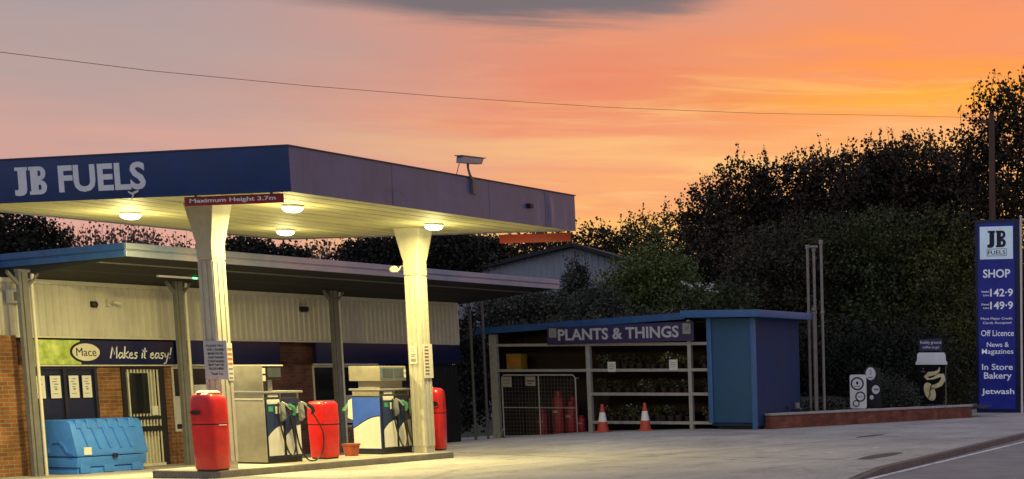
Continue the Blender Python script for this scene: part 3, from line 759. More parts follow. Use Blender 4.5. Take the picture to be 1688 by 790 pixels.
# double doors, covered dark blue
B = MB(); B.box(2.79, 4.165, VW+.03, VW+.08, ZG, 1.655); d = shp(B, 'shop_door', navy)
B = MB()
for a in (2.79, 3.42, 4.10): B.box(a, a+.06, VW-.015, VW+.03, ZG, 1.62)
B.box(2.79, 4.165, VW-.02, VW+.03, 1.58, 1.64); B.box(2.86, 4.1, VW-.01, VW+.03, .58, .64)
M_ = Matrix.Translation(sh.location).inverted(); B.v = [tuple(M_ @ Vector(p)) for p in B.v]; B.build('door_frame', mat('dark_door_frame', (.02, .02, .03), .4, .1, 6), d)
# caged door: white vertical bars, dark glazed middle
B = MB(); B.box(4.78, 5.62, VW+.10, VW+.14, ZG, 1.63); d = shp(B, 'side_door', mat('dim_cream_interior', (.45, .42, .32), .6, .2, 3))
def sub(B, name, m, parent, **k):
    B.v = [tuple(M_ @ Vector(p)) for p in B.v]; return B.build(name, m, parent, **k)
B = MB(); B.box(4.88, 5.30, VW-.05, VW-.032, .70, 1.50); sub(B, 'glazing', glass_dark, d)
B = MB(); B.box(4.70, 4.80, VW-.03, VW+.1, ZG, 1.63); B.box(5.58, 5.72, VW-.03, VW+.1, ZG, 1.63); B.box(4.80, 5.58, VW-.03, VW+.1, 1.58, 1.63)
B.box(4.80, 5.58, VW-.055, VW+.06, .34, .44); B.box(4.80, 5.58, VW-.055, VW+.06, .58, .64)
sub(B, 'door_frame', black_p, d)
B = MB()
for k in range(10):
    a = 4.84+.078*k
    B.box(a, a+.026, VW-.03, VW-.012, ZG+.06, 1.57)
sub(B, 'security_bar', cream_trim, d)
B = MB(); B.box(5.36, 5.5, VW-.045, VW-.031, .66, .84); sub(B, 'door_notice', paper, d)
B = MB(); B.box(4.78, 5.6, VW-.05, VW+.05, ZG, ZG+.055); sub(B, 'threshold', cream_trim, d)
# windows
def window(x0, x1, z0, z1, mull):
    B = MB(); B.box(x0, x1, VW+.06, VW+.09, z0, z1); w = shp(B, 'window', glass_dark)
    B = MB(); f = .05
    B.box(x0, x1, VW+.0, VW+.058, z1-f, z1); B.box(x0, x1, VW+.0, VW+.058, z0, z0+f)
    for m_ in [x0]+mull+[x1-f]: B.box(m_, m_+f, VW-.002, VW+.056, z0+f, z1-f)
    sub(B, 'frame', cream_trim, w)
    return w
w1 = window(5.93, 7.2, .30, 1.635, [6.42])
B = MB(); B.box(6.5, 7.1, VW+.02, VW+.05, .9, 1.25); sub(B, 'window_poster', paper, w1)
B = MB(); B.box(5.99, 6.40, VW-.004, VW+.05, .45, 1.02); sub(B, 'letter_panel', mat('white_upvc_panel', (.55, .55, .53), .4, .05, 6), w1)
window(7.2+.02, 8.98, .30, 1.635, [8.0]) if False else None
w2 = window(9.86, 12.28, .2, 1.65, [10.62, 11.45])
B = MB(); B.box(9.92, 10.6, VW-.004, VW+.05, .3, .85); B.box(10.68, 11.43, VW-.004, VW+.05, .3, .95); sub(B, 'lower_panel', mat('white_upvc_panel', (.55, .55, .53), .4, .05, 6), w2)
# roof: monopitch rising to the front, blue edge
ZF, ZB = 3.56, 3.22
B = MB(); B.prism([(4.24, 3.57), (4.24, 3.78), (15.2, 3.3), (15.2, 3.0), (7.6, 3.17), (7.0, 3.24)], 2.44, 15.42, 'x')
shp(B, 'roof_deck', dark_under)
B = MB(); 
for k in range(7): B.box(2.6+1.95*k, 2.68+1.95*k, 4.3, 6.95, 3.20, 3.30) if False else None
for yy in (4.9, 5.9): B = MB(); B.box(2.5, 15.3, yy, yy+.10, 3.33+(6.3-yy)*.10, 3.45+(6.3-yy)*.10); shp(B, 'purlin', grey_post)
B = MB()
B.box(2.40, 15.45, 4.19, 4.235, 3.56, 3.668); B.box(2.40, 15.45, 4.175, 4.235, 3.69, 3.80); B.box(2.40, 15.45, 4.20, 4.235, 3.668, 3.69)
shp(B, 'front_gutter', roof_pale, bevel=.006, seg=1)
B = MB()
for z0, z1, t_ in ((3.56, 3.668, 2.40), (3.69, 3.80, 2.385)):
    B.prism([(4.237, z0), (4.237, z1), (15.2, z1-.55), (15.2, z0-.55)], t_, 2.438, 'x')
B.prism([(4.237, 3.668), (4.237, 3.69), (15.2, 3.14), (15.2, 3.118)], 2.41, 2.438, 'x')
shp(B, 'side_verge', roof_blue, bevel=.005, seg=1)
# posts with raking brackets
for px in (2.20, 5.62, 9.92):
    zt = 3.56-.05*(6.35-4.24)-.04-.14+.04
    B = MB(); B.box(px-.055, px+.055, 6.30, 6.315, ZG-.02, zt); B.box(px-.055, px+.055, 6.405, 6.42, ZG-.02, zt); B.box(px-.012, px+.012, 6.316, 6.404, ZG-.02, zt)
    B.box(px-.11, px-.056, 6.32, 6.40, ZG-.02, zt-.0)
    for s_ in (-1, 1):
        B.add([(px+s_*.06, 6.33, zt-.30), (px+s_*.06, 6.39, zt-.30), (px+s_*.06, 6.39, zt-.22), (px+s_*.06, 6.33, zt-.22), (px+s_*.30, 6.33, zt-.04), (px+s_*.30, 6.39, zt-.04), (px+s_*.30, 6.39, zt+.02), (px+s_*.30, 6.33, zt+.02)],
              [(0, 1, 5, 4), (1, 2, 6, 5), (2, 3, 7, 6), (3, 0, 4, 7), (0, 3, 2, 1), (4, 5, 6, 7)])
    B.box(px-.12, px+.12, 6.31, 6.41, zt, zt+.05)
    shp(B, 'roof_post', grey_post)
    B = MB(); B.tube([(px+.20, 6.36, zt-.02), (px+.17, 6.36, zt-.2), (px+.16, 6.36, ZG)], .03, 8); shp(B, 'downpipe', cream_trim)
# drain pipes at the end of the shop
for (px, py, z1) in ((15.45, 6.9, 3.1), (16.1, 7.0, 3.4)):
    B = MB(); B.tube([(px, py, ZG), (px, py, z1)], .035, 8)
    for zz in (.4, 1.4, 2.4): B.tube([(px, py, zz), (px, py, zz+.06)], .05, 8)
    shp(B, 'drainpipe', mat('dark_grey_pipe', (.10, .10, .10), .6, .15, 6))
# shop sign
o = thing('shop_sign', 'lime and navy shop sign with the words Mace and Makes it easy above the doors', 'sign', (4.3, 6.9, 1.68))
B = MB(); B.box(3.75, 5.92, VW-.11, VW-.002, 1.67, 2.13); child_off(B, 'navy_board', navy_band, o, bevel=.004)
B = MB(); B.box(2.79, 3.748, VW-.11, VW-.002, 1.67, 2.13); child_off(B, 'lime_board', lime, o, bevel=.004)
B = MB(); B.disc((3.86, VW-.111, 1.905), .345, .205, 'S', 40, .006); child_off(B, 'oval_rim', mat('black_navy', (.006, .008, .03), .4, .1, 5), o)
B = MB(); B.disc((3.86, VW-.117, 1.905), .30, .165, 'S', 40, .006); child_off(B, 'oval_face', mat('cream_sign_face', (.66, .64, .50), .5, .05, 5), o)
B = MB(); B.text('Mace', 3.64, 4.08, 1.83, 1.985, VW-.123, 'S', bold=.0, th=.004); child_off(B, 'oval_lettering', ink, o)
B = MB()
# brush-written slogan drawn as ribbons
GL = {
 'M': [[(0, 0), (.12, 1), (.3, .35), (.5, 1.05), (.55, 0)]], 'a': [[(.35, .45), (.15, .5), (.02, .22), (.12, 0), (.32, .15), (.38, .5), (.38, .1), (.48, 0)]],
 'k': [[(.05, 1.05), (.04, 0)], [(.38, .6), (.06, .3), (.42, 0)]], 'e': [[(.04, .25), (.3, .34), (.24, .52), (.05, .4), (.04, .1), (.2, 0), (.38, .1)]],
 's': [[(.32, .5), (.1, .5), (.1, .33), (.3, .2), (.2, 0), (0, .04)]], 'i': [[(.08, .5), (.06, 0)], [(.09, .72), (.10, .78)]],
 't': [[(.1, .95), (.06, .1), (.2, 0)], [(-.08, .62), (.28, .66)]], 'y': [[(.02, .5), (.1, .15), (.28, .2)], [(.38, .52), (.2, -.4), (.0, -.45)]], '!': [[(.16, 1.0), (.08, .3)], [(.06, .1), (.06, .03)]], ' ': []}
ADV = {'M': .68, 'a': .5, 'k': .46, 'e': .42, 's': .4, 'i': .2, 't': .3, 'y': .46, '!': .2, ' ': .3}
x = 0; tot = sum(ADV[c] for c in 'Makes it easy!'); sc = (5.84-4.40)/tot
for c in 'Makes it easy!':
    for st in GL[c]:
        B.strip([(4.40+(x+p[0]+p[1]*.12)*sc, 1.79+p[1]*.22) for p in st], .026, 'S', VW-.111, .005)
    x += ADV[c]
child_off(B, 'slogan_lettering', letter_w, o)
# sheets on the doors
for k, (a, c, l) in enumerate([(2.80, 3.01, 'white sheet half hidden behind the post, leftmost on the shop door'), (3.12, 3.34, 'white sheet with grey print, second from the left on the shop door'),
                               (3.52, 3.73, 'white sheet with grey print, third from the left on the shop door'), (3.81, 4.01, 'white sheet nearest the brick pillar on the shop door')]):
    board('poster', l, 'poster', a, c, VW-.025, 1.04, 1.46, 'S', [(None, .3, .7, .84, .88), (None, .2, .55+.1*(k % 2), .72, .76), (None, .35, .75, .6, .65), (None, .3, .6, .48, .52), (None, .4, .62, .36, .44), (None, .2, .7, .18, .21)], im=ink_grey, group='paper posters on the shop door', th=.004)
# things on the cladding
o = thing('alarm_box', 'small dark round alarm on the pale cladding above the shop sign', 'alarm', (4.17, 6.93, 2.82))
B = MB(); B.lathe([(.05, 0), (.06, .03), (.02, .06)], 0, 0, 16); ob = B.build('cover', black_p, o); ob.rotation_euler = (R(90), 0, 0)
B = MB(); B.box(-.07, .07, .0, .03, -.06, .06); B.build('back_plate', dark_hole, o, bevel=.01)
o = thing('wall_camera', 'small pale camera on the pale cladding above the shop sign', 'camera', (4.5, 6.93, 2.85))
B = MB(); B.box(-.03, .03, -.02, .03, -.06, .08); B.tube([(0, -.01, .0), (.0, -.12, .02), (.05, -.14, .0)], .016, 8); B.build('bracket', cream_trim, o)
B = MB(); B.tube([(-.02, -.13, .03), (.12, -.16, .0)], .035, 10); B.build('camera_body', cream_trim, o)
o = thing('wall_vent', 'square pale vent box high on the wall left of the first roof post', 'vent', (2.46, 6.88, 2.8))
B = MB(); B.box(-.13, .13, -.08, .06, -.02, .22); B.build('vent_box', cream_trim, o, bevel=.01)
B = MB(); B.box(-.09, .09, -.084, -.081, .02, .18); B.build('vent_grille', grey_post, o)
o = thing('strip_light', 'slim white strip light with a green indicator under the shop roof', 'light', (5.0, 5.75, 3.36))
B = MB(); B.box(-.45, .6, -.03, .03, -.02, .02); B.build('casing', white_p, o, bevel=.005)
B = MB(); B.box(.36, .46, -.036, -.031, -.016, .012); B.build('indicator', emit('green_indicator', (.1, 1, .25, 1), 6), o)
o = thing('wall_lantern', 'small dark lamp fixed on the cladding right of the dark shop pillar', 'lamp', (9.6, 6.93, 2.9))
B = MB(); B.box(-.08, .08, -.10, .04, -.04, .06); B.build('lamp_case', black_p, o, bevel=.01)
B = MB(); B.box(-.06, .06, -.08, .02, -.06, -.042); B.build('lamp_glass', glass_dark, o)

# ------------------------------------------------------------------ moulded blue storage chest
o = thing('storage_chest', 'sky blue moulded plastic storage chest on the ground outside the shop doors', 'storage chest', (2.62, 5.93, ZG+.01))
Lc, Dc = 1.52, .80
B = MB(); B.box(.03, Lc-.03, .03, Dc-.03, 0, .12); 
for a in (.06, .58, 1.2): B.box(a, a+.22, -.005, .03, .02, .20)
B.box(.06, .12, -.02, .03, .02, .2)
B.build('pallet_base', crate_blue, o, bevel=.012)
B = MB(); B.prism([(.0, .13), (-.03, .32), (Dc+.02, .32), (Dc, .13)], 0, Lc, 'x'); B.build('tub', crate_blue, o, bevel=.02)
B = MB(); B.prism([(-.05, .33), (-.05, .38), (.07, .93), (.14, 1.0), (Dc-.02, 1.0), (Dc+.03, .33)], -.02, Lc+.02, 'x')
lid = B.build('lid', crate_blue, o, bevel=.025)
B = MB()
for k in range(6):
    a = .14+.23*k
    y0, z0, y1, z1 = -.03, .44, .07, .93
    B.add([(a+.10, y0-.028, z0+.03), (a+.145, y0-.028, z0+.03), (a+.045, y1-.028, z1+.01), (a, y1-.028, z1+.01), (a+.10, y0+.03, z0), (a+.145, y0+.03, z0), (a+.045, y1+.03, z1-.02), (a, y1+.03, z1-.02)],
          [(0, 1, 2, 3), (0, 4, 5, 1), (1, 5, 6, 2), (2, 6, 7, 3), (3, 7, 4, 0)]) if k < 5 else None
    B.prism([(.03, .84), (.055, 1.012), (.26, 1.012), (.26, .9)], a-.05, a+.07, 'x')
B.build('lid_ribs', crate_blue, lid, bevel=.008, seg=1)
B = MB(); B.strip([(.62, .40), (.60, .50), (.50, .60), (.34, .60), (.24, .52), (.18, .42), (.02, .37)], .035, 'W', -.021, .02); B.build('end_moulding', crate_blue, lid)
B = MB(); B.box(.12, .28, -.062, -.05, .36, .50); B.build('sticker', paper, lid)
B = MB(); B.box(.74, .84, -.07, -.04, .28, .36); B.build('latch', black_p, o, bevel=.006)

# ------------------------------------------------------------------ display shelter
XF = 16.4
o = thing('display_shelter', 'open fronted grey timber shelving shelter with a blue roof edge for garden plants', 'shelter', (XF, 4, -.2))
def sl(B, name, m, **k): return child_off(B, name, m, o, **k)
def topz(y): return 2.92-(y-1.1)*.055       # roof falls to the left
for y0, y1 in ((6.84, 7.06), (4.0, 4.12), (1.03, 1.13)):
    B = MB(); B.box(XF, XF+.10, y0, y1, gz(XF, y0)-.05, topz(y1)-.14); sl(B, 'upright', frame_grey)
for a, c, zt in ((6.84, 7.06, 2.5), (1.0, 1.1, 2.7)):
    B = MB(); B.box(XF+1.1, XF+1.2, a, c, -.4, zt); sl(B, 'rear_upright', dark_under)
for zc in (2.17, 1.50):
    B = MB(); B.box(XF+.003, XF+.06, 4.121, 6.839, zc-.035, zc+.035); sl(B, 'shelf_edge', frame_grey)
for zc in (2.17, 1.50, .88, .14):
    B = MB(); B.box(XF+.003, XF+.06, 1.131, 3.999, zc-.035, zc+.04); B.box(XF+.003, XF+.06, -.6, 1.029, zc-.03, zc+.045) if zc < 3 else None; sl(B, 'shelf_edge', frame_grey)
    B = MB(); B.box(XF+.061, XF+.95, -.6, 3.999, zc, zc+.025); sl(B, 'shelf', wood_m)
B = MB(); B.box(XF+.061, XF+.95, 4.13, 6.83, 1.50, 1.52); B.box(XF+.061, XF+.95, 4.13, 6.83, 2.17, 2.19); sl(B, 'shelf', wood_m)
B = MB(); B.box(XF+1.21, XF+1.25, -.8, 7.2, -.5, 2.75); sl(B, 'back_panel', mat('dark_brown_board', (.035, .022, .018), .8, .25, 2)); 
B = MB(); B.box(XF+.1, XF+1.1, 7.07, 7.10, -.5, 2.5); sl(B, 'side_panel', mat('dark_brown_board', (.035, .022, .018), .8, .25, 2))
B = MB(); ya, yb = 7.4, 1.15
B.add([(XF-.06, ya, topz(ya)-.12), (XF-.06, yb, topz(yb)-.12), (XF-.06, yb, topz(yb)+.05), (XF-.06, ya, topz(ya)+.05),
       (XF-.02, ya, topz(ya)-.12), (XF-.02, yb, topz(yb)-.12), (XF-.02, yb, topz(yb)+.05), (XF-.02, ya, topz(ya)+.05)], [(0, 1, 2, 3), (7, 6, 5, 4), (3, 2, 6, 7), (0, 4, 5, 1), (0, 3, 7, 4), (1, 5, 6, 2)])
sl(B, 'roof_fascia', roof_blue)
B = MB(); B.add([(XF-.019, ya, topz(ya)-.02), (XF-.019, yb, topz(yb)-.02), (XF+1.3, yb, topz(yb)-.08), (XF+1.3, ya, topz(ya)-.08),
       (XF-.019, ya, topz(ya)-.06), (XF-.019, yb, topz(yb)-.06), (XF+1.3, yb, topz(yb)-.12), (XF+1.3, ya, topz(ya)-.12)], [(0, 1, 2, 3), (7, 6, 5, 4), (0, 4, 5, 1), (2, 6, 7, 3), (0, 3, 7, 4), (1, 5, 6, 2)])
sl(B, 'roof_sheet', barn_roof)
o2 = thing('plants_sign', 'long dark purple board reading PLANTS & THINGS across the shelving shelter', 'sign', (XF-.04, 3, 2.2))
def trap(px, th, ya, yb, z0a, z1a, z0b, z1b):
    B = MB(); B.add([(px, ya, z0a), (px, yb, z0b), (px, yb, z1b), (px, ya, z1a), (px+th, ya, z0a), (px+th, yb, z0b), (px+th, yb, z1b), (px+th, ya, z1a)], [(0, 1, 2, 3), (7, 6, 5, 4), (3, 2, 6, 7), (0, 4, 5, 1), (0, 3, 7, 4), (1, 5, 6, 2)])
    return B
child_off(trap(XF-.10, .03, 5.19, .87, 2.17, 2.62, 2.25, 2.74), 'board', sign_purple, o2)
B = MB()
B.text('PLANTS & THINGS', 4.86, 1.30, 2.27, 2.57, XF-.10, 'W', bold=.025)
B.v = [(x_, y_, z_+(4.83-y_)*.019) for x_, y_, z_ in B.v]
child_off(B, 'lettering', mat('pale_grey_sign_letters', (.48, .48, .52), .5, .05, 5), o2)
board('price_card', 'pale card pinned at the left end of the purple sign', 'card', XF-.115, 0, (5.12, 4.90), 2.36, 2.60, 'W', [(None, .2, .8, .2, .3), (None, .2, .8, .5, .6)], mat('dull_grey_card', (.30, .30, .28), .6, .1, 6), ink_grey, 'cards on the purple sign', .006)
board('price_card', 'pale card pinned at the right end of the purple sign', 'card', XF-.115, 0, (1.18, .95), 2.42, 2.69, 'W', [(None, .25, .75, .3, .7)], mat('dull_grey_card', (.30, .30, .28), .6, .1, 6), ink_grey, 'cards on the purple sign', .006)
board('shelf_notice', 'white sheet on the shelf edge above the left traffic cone', 'notice', XF-.01, 0, (3.47, 3.23), 1.46, 1.72, 'W', [(None, .15, .85, .7, .75), (None, .15, .85, .5, .55), (None, .15, .7, .3, .35)], im=ink_grey, group='sheets on the shelf edge', th=.005)
board('shelf_notice', 'white sheet on the shelf edge right of the right traffic cone', 'notice', XF-.01, 0, (1.66, 1.42), 1.50, 1.77, 'W', [(None, .15, .85, .7, .75), (None, .15, .85, .5, .55), (None, .15, .7, .3, .35)], im=ink_grey, group='sheets on the shelf edge', th=.005)
o = thing('yellow_box', 'yellow and orange box on the top left shelf of the shelter', 'box', (XF+.25, 6.5, 1.525))
B = MB(); B.box(0, .3, -.22, .22, 0, .42); B.build('carton', yellow_m, o, bevel=.008)
B = MB(); B.box(-.004, -.001, -.12, .12, .12, .3); B.build('front_label', mat('orange_label', (.5, .18, .03), .6, .15, 8), o)
# potted plants on the shelves
def sprig_mesh(n, r, h, size, seed, flowers=0):
    q = random.Random(seed); B = MB()
    for k in range(n):
        a = q.uniform(0, 2*PI); rr = r*math.sqrt(q.random()); z = h*(.15+.85*q.random())
        c = Vector((rr*math.cos(a), rr*math.sin(a), z)); d = Vector((q.uniform(-1, 1), q.uniform(-1, 1), q.uniform(-.2, 1))).normalized()
        s_ = d.cross(Vector((q.uniform(-1, 1), q.uniform(-1, 1), q.uniform(-1, 1)))).normalized()*size*.3
        B.add([c-d*size*.5, c+s_, c+d*size*.5, c-s_], [(0, 1, 2, 3)])
    return B
fl_w = mat('white_petals', (.55, .52, .5), .6, .1, 9); fl_p = mat('pink_petals', (.45, .12, .16), .6, .2, 9)
protos = []
for k in range(5):
    r_ = thing('potted_plant', 'p', 'potted plant')
    B = MB(); B.lathe([(.075, 0), (.10, .13), (.108, .13), (.108, .16)], 0, 0, 12); B.build('pot', pot_m, r_)
    sprig_mesh(70, .17, .26, .09, k).build('foliage', [lf_mid, lf_grey, lf_dark, lf_lime, lf_mid][k], r_, loc=(0, 0, .14))
    if k in (1, 3, 4): sprig_mesh(9 if k != 3 else 14, .15, .27, .06, 50+k).build('flowers', fl_w if k != 4 else fl_p, r_, loc=(0, 0, .16))
    protos.append(r_)
used = set(); cnt = 0
rows = [(1.525, 'on top plant shelf'), (.905, 'on middle shelf'), (.165, 'on bottom shelf')]
names = ['leafy green', 'white flowered', 'dark leaved', 'bushy white blossomed', 'pink flowered']
ordn = ['first', 'second', 'third', 'fourth', 'fifth', 'sixth', 'seventh', 'eighth', 'ninth', 'tenth', 'eleventh', 'twelfth']
for zi, (z, txt) in enumerate(rows):
    for bay, (ya, yb, nb, bt) in enumerate(((3.9, 1.25, 12, 'wide bay'), (.9, -.2, 3, 'bay beside kiosk'))):
        for i in range(nb):
            k = rnd.randrange(5)
            src = protos[k]
            c = src if k not in used else copy_tree(src)
            used.add(k)
            c.location = (XF+.26+rnd.uniform(-.06, .12), ya+(yb-ya)*(i+.5)/nb+rnd.uniform(-.04, .04), z)
            c.rotation_euler.z = rnd.uniform(0, 6); sc = rnd.uniform(.75, 1.05); c.scale = (sc, sc, sc)
            tag(c, '%s potted plant, %s from left %s, %s' % (names[k], ordn[i], txt, bt), 'potted plant', 'potted plants on the shelter shelves')
# gas cage
o = thing('gas_cage', 'grey mesh gas bottle cage with two notices in the shelter left bay', 'cage', (16.25, 5.5, -.2))
B = MB()
zb_, zt_ = -.25, 1.38
B.tube([(16.25, 6.60, zb_), (16.25, 6.60, zt_-.06), (16.25, 6.54, zt_), (16.25, 4.44, zt_), (16.25, 4.36, zt_-.08), (16.25, 4.36, zb_+.08), (16.25, 6.60, zb_)], .02, 8)
B.tube([(16.25, 5.48, zb_+.03), (16.25, 5.48, zt_)], .018, 8)
B.tube([(16.25, 6.6, .52), (16.25, 4.36, .52)], .012, 6)
for yy in (6.6, 4.36): B.tube([(16.25, yy, zt_-.08), (16.39, yy, zt_-.08)], .014, 6)
child_off(B, 'frame', frame_grey, o)
B = MB()
for k in range(22): B.tube([(16.25, 6.5-.1*k, zb_), (16.25, 6.5-.1*k, zt_)], .0028, 4)
for k in range(15): B.tube([(16.25, 6.6, zb_+.1+.1*k), (16.25, 4.36, zb_+.1+.1*k)], .0028, 4)
child_off(B, 'wire_mesh', grey_post, o)
B = MB(); B.tube([(16.25, 6.58, .0), (16.1, 6.75, zb_-.08)], .014, 6); child_off(B, 'prop', frame_grey, o)
board('cage_notice', 'pale notice at the top left of the gas cage', 'notice', 16.21, 0, (6.55, 6.28), 1.07, 1.34, 'W', [(None, .2, .8, .6, .75), (None, .2, .8, .3, .4)], mat('dull_cream_card', (.36, .34, .28), .6, .1, 6), ink_grey, 'notices on the gas cage', .006)
board('cage_notice', 'pale notice with a brown stripe in the middle of the gas cage', 'notice', 16.21, 0, (5.85, 5.55), 1.10, 1.34, 'W', [(None, .1, .9, .45, .6), (None, .2, .7, .2, .28)], mat('dull_cream_card', (.36, .34, .28), .6, .1, 6), brown_pr, 'notices on the gas cage', .006)
def bottle(x, y, h, r, label, z=None):
    zz = gz(x, y)-.0 if z is None else z
    o = thing('gas_bottle', label, 'gas bottle', (x, y, zz), 0, 'red gas bottles in the cage')
    B = MB(); B.lathe([(r*.9, .0), (r*.95, .03), (r, .06), (r, h*.74), (r*.9, h*.82), (r*.6, h*.87), (r*.25, h*.89)], 0, 0, 20); B.build('cylinder', gas_red, o)
    B = MB(); B.lathe([(r*.55, h*.87), (r*.58, h*.99), (r*.5, h)], 0, 0, 16); B.build('collar', gas_red, o)
    B = MB(); B.box(-.02, .02, -.02, .02, h*.87, h*.97); B.build('valve', nozzle_m, o)
    B = MB(); B.prism([(-.07, h*.5), (.07, h*.5), (.07, h*.56), (-.07, h*.56)], -r-.004, -r+.03, 'x'); B.build('label_band', mat('dull_grey_card', (.3, .3, .28), .6, .1, 6), o)
bottle(16.55, 5.10, 1.15, .165, 'tallest red gas bottle, in the middle of the cage group')
bottle(16.60, 5.62, .72, .14, 'short red gas bottle at the left of the cage group')
bottle(16.58, 4.74, .85, .15, 'medium red gas bottle right of the tallest one in the cage')
bottle(16.85, 4.86, .98, .15, 'red gas bottle standing behind the others in the cage')
bottle(16.55, 4.42, .45, .12, 'smallest red gas bottle by the right edge of the cage')
# cones
def cone(x, y, lab, rz):
    o = thing('traffic_cone', lab, 'traffic cone', (x, y, gz(x, y)+.005), rz, 'traffic cones by the shelter')
    B = MB(); B.prism([(-.19, -.16), (-.16, -.19), (.16, -.19), (.19, -.16), (.19, .16), (.16, .19), (-.16, .19), (-.19, .16)], 0, .03, 'z'); B.build('base', cone_or if 'white-streaked' not in lab else black_p, o, bevel=.006)
    def seg(z0, z1): 
        f = lambda z: .145-(.145-.03)*(z-.03)/.68
        return [(f(z0), z0), (f(z1), z1)]
    B = MB(); B.lathe(seg(.03, .26), 0, 0, 24); B.lathe(seg(.50, .71), 0, 0, 24); B.build('cone_body', cone_or, o)
    B = MB(); B.lathe([(a+.002, z) for a, z in seg(.26, .50)], 0, 0, 24); B.build('reflective_sleeve', white_p, o)
    return o
cone(15.45, 3.08, 'bright orange and white traffic cone in front of the shelter, left of its twin', .2)
cone(15.75, 2.03, 'orange and white traffic cone with a dirty dark base, nearer the blue kiosk', .5)

# ------------------------------------------------------------------ blue kiosk
o = thing('blue_kiosk', 'flat roofed blue painted kiosk at the right end of the plant shelter', 'kiosk', (16.2, 0, 0))
KX, KY0, KY1, KL = 16.2, -.88, .42, 2.62
B = MB(); B.box(KX+.10, KX+KL, KY0+.03, KY1, .08, 2.82); child_off(B, 'walls', kiosk_blue, o)
B = MB(); B.box(KX+.04, KX+.098, KY0+.10, KY1-.08, .17, 2.80); d = child_off(B, 'front_door', mat('kiosk_door_blue', (.020, .085, .19), .65, .08, 3, bump=.12), o, bevel=.004)
B = MB(); B.box(KX, KX+.098, KY0, KY0+.11, .0, 2.81); B.box(KX, KX+.098, KY1-.09, KY1+.04, .15, 2.81); child_off(B, 'door_jamb', kiosk_trim, o, bevel=.005)
B = MB(); B.box(KX-.25, KX+KL+.22, KY0-.26, 1.05, 2.822, 3.0); child_off(B, 'roof', kiosk_trim, o, bevel=.012)
B = MB(); B.tube([(KX+.3, .1, 0.0), (KX+.3, .1, .08)], .05, 8); B.tube([(KX+2.4, .1, 0.0), (KX+2.4, .1, .08)], .05, 8); B.box(KX+.2, KX+KL, KY0+.1, KY1-.1, 0.0, .079); child_off(B, 'footing', dark_hole, o)
B = MB(); B.tube([(KX+.05, KY0+.25, 1.3), (KX-.0, KY0+.25, 1.3), (KX-.0, KY0+.25, 1.42), (KX+.05, KY0+.25, 1.42)], .01, 6); 
B = MB(); B.box(KX+2.25, KX+2.45, KY0-.03, KY0+.02, .45, .62); B.tube([(KX+2.3, KY0-.02, .5), (KX+2.3, KY0-.1, .47), (KX+2.45, KY0-.1, .44)], .02, 8); child_off(B, 'tap', pole_m, o)
# vent pipes
pipes = [(19.45, -.86, 4.80, 'vent pipe nearest the blue kiosk wall, elbowed at its top'), (19.5, -1.02, 4.74, 'second vent pipe from the kiosk, joined by the top crossbar'),
         (19.4, -1.03, 3.12, 'short vent pipe ending level with the kiosk roof'), (19.45, -1.26, 4.92, 'tallest vent pipe, farthest from the blue kiosk')]
for i, (x, y, h, l) in enumerate(pipes):
    o = thing('vent_pipe', l, 'vent pipe', (x, y, .1), 0, 'vent pipes beside the kiosk')
    B = MB(); B.tube([(0, 0, -.1), (0, 0, h-.1)], .038, 10); B.build('pipe', pole_m, o)
    B = MB()
    if i == 0: B.tube([(0, .03, h-.14), (0, -.12, h-.12), (.0, -.3, h-.12)], .034, 8)
    B.tube([(0, 0, h-.18), (0, 0, h-.06)], .055, 10)
    B.build('cap', pole_m, o)
    B = MB(); B.tube([(0, 0, 2.9), (0, 0, 2.98)], .055, 10); B.build('collar', pole_m, o)

# ------------------------------------------------------------------ low wall and planting bed
A0 = Vector((16.70, -1.08, 0)); A1 = Vector((26.1, -3.14, 0)); dW = (A1-A0).normalized(); ang = math.atan2(dW.y, dW.x); Lw = (A1-A0).length
o = thing('garden_wall', 'low red brick wall with pale coping running from the kiosk to the tall blue sign', 'wall', A0, ang)
B = MB(); B.box(0, Lw, 0, .215, -.25, .335); B.box(0, .215, .216, 1.0, -.25, .335); B.box(Lw-.215, Lw, .216, 2.4, -.25, .335); B.build('brickwork', brick_red, o)
B = MB()
k = 0; x = -.03
while x < Lw:
    l = .6 if k % 3 else .62
    B.box(x, min(x+l-.008, Lw+.03), -.03, .245, .336, .39+.004*(k % 2)); x += l; k += 1
B.build('coping', coping, o, bevel=.006, seg=1)
soil = mat('dark_garden_soil', (.03, .024, .018), .95, .3, 6, bump=.8)
M2 = Matrix.Translation(A0) @ Matrix.Rotation(ang, 4, 'Z')
g = MB(); nx, ny = 40, 14
for i in range(nx+1):
    for j in range(ny+1):
        p = M2 @ Vector((-.3+(Lw+2)*i/nx, .20+9*j/ny, 0)); z = .27+.05*math.sin(i*1.3+j)+.03*math.sin(i*.7-j*2)+.03*j
        g.v.append((p.x, p.y, z))
for i in range(nx):
    for j in range(ny): g.f.append([i*(ny+1)+j, (i+1)*(ny+1)+j, (i+1)*(ny+1)+j+1, i*(ny+1)+j+1]); g.sm.append(True); g.mi.append(0)
# keep the bed clear of the kiosk and vent pipes' footing
struct(g.build('planting_bed', soil))

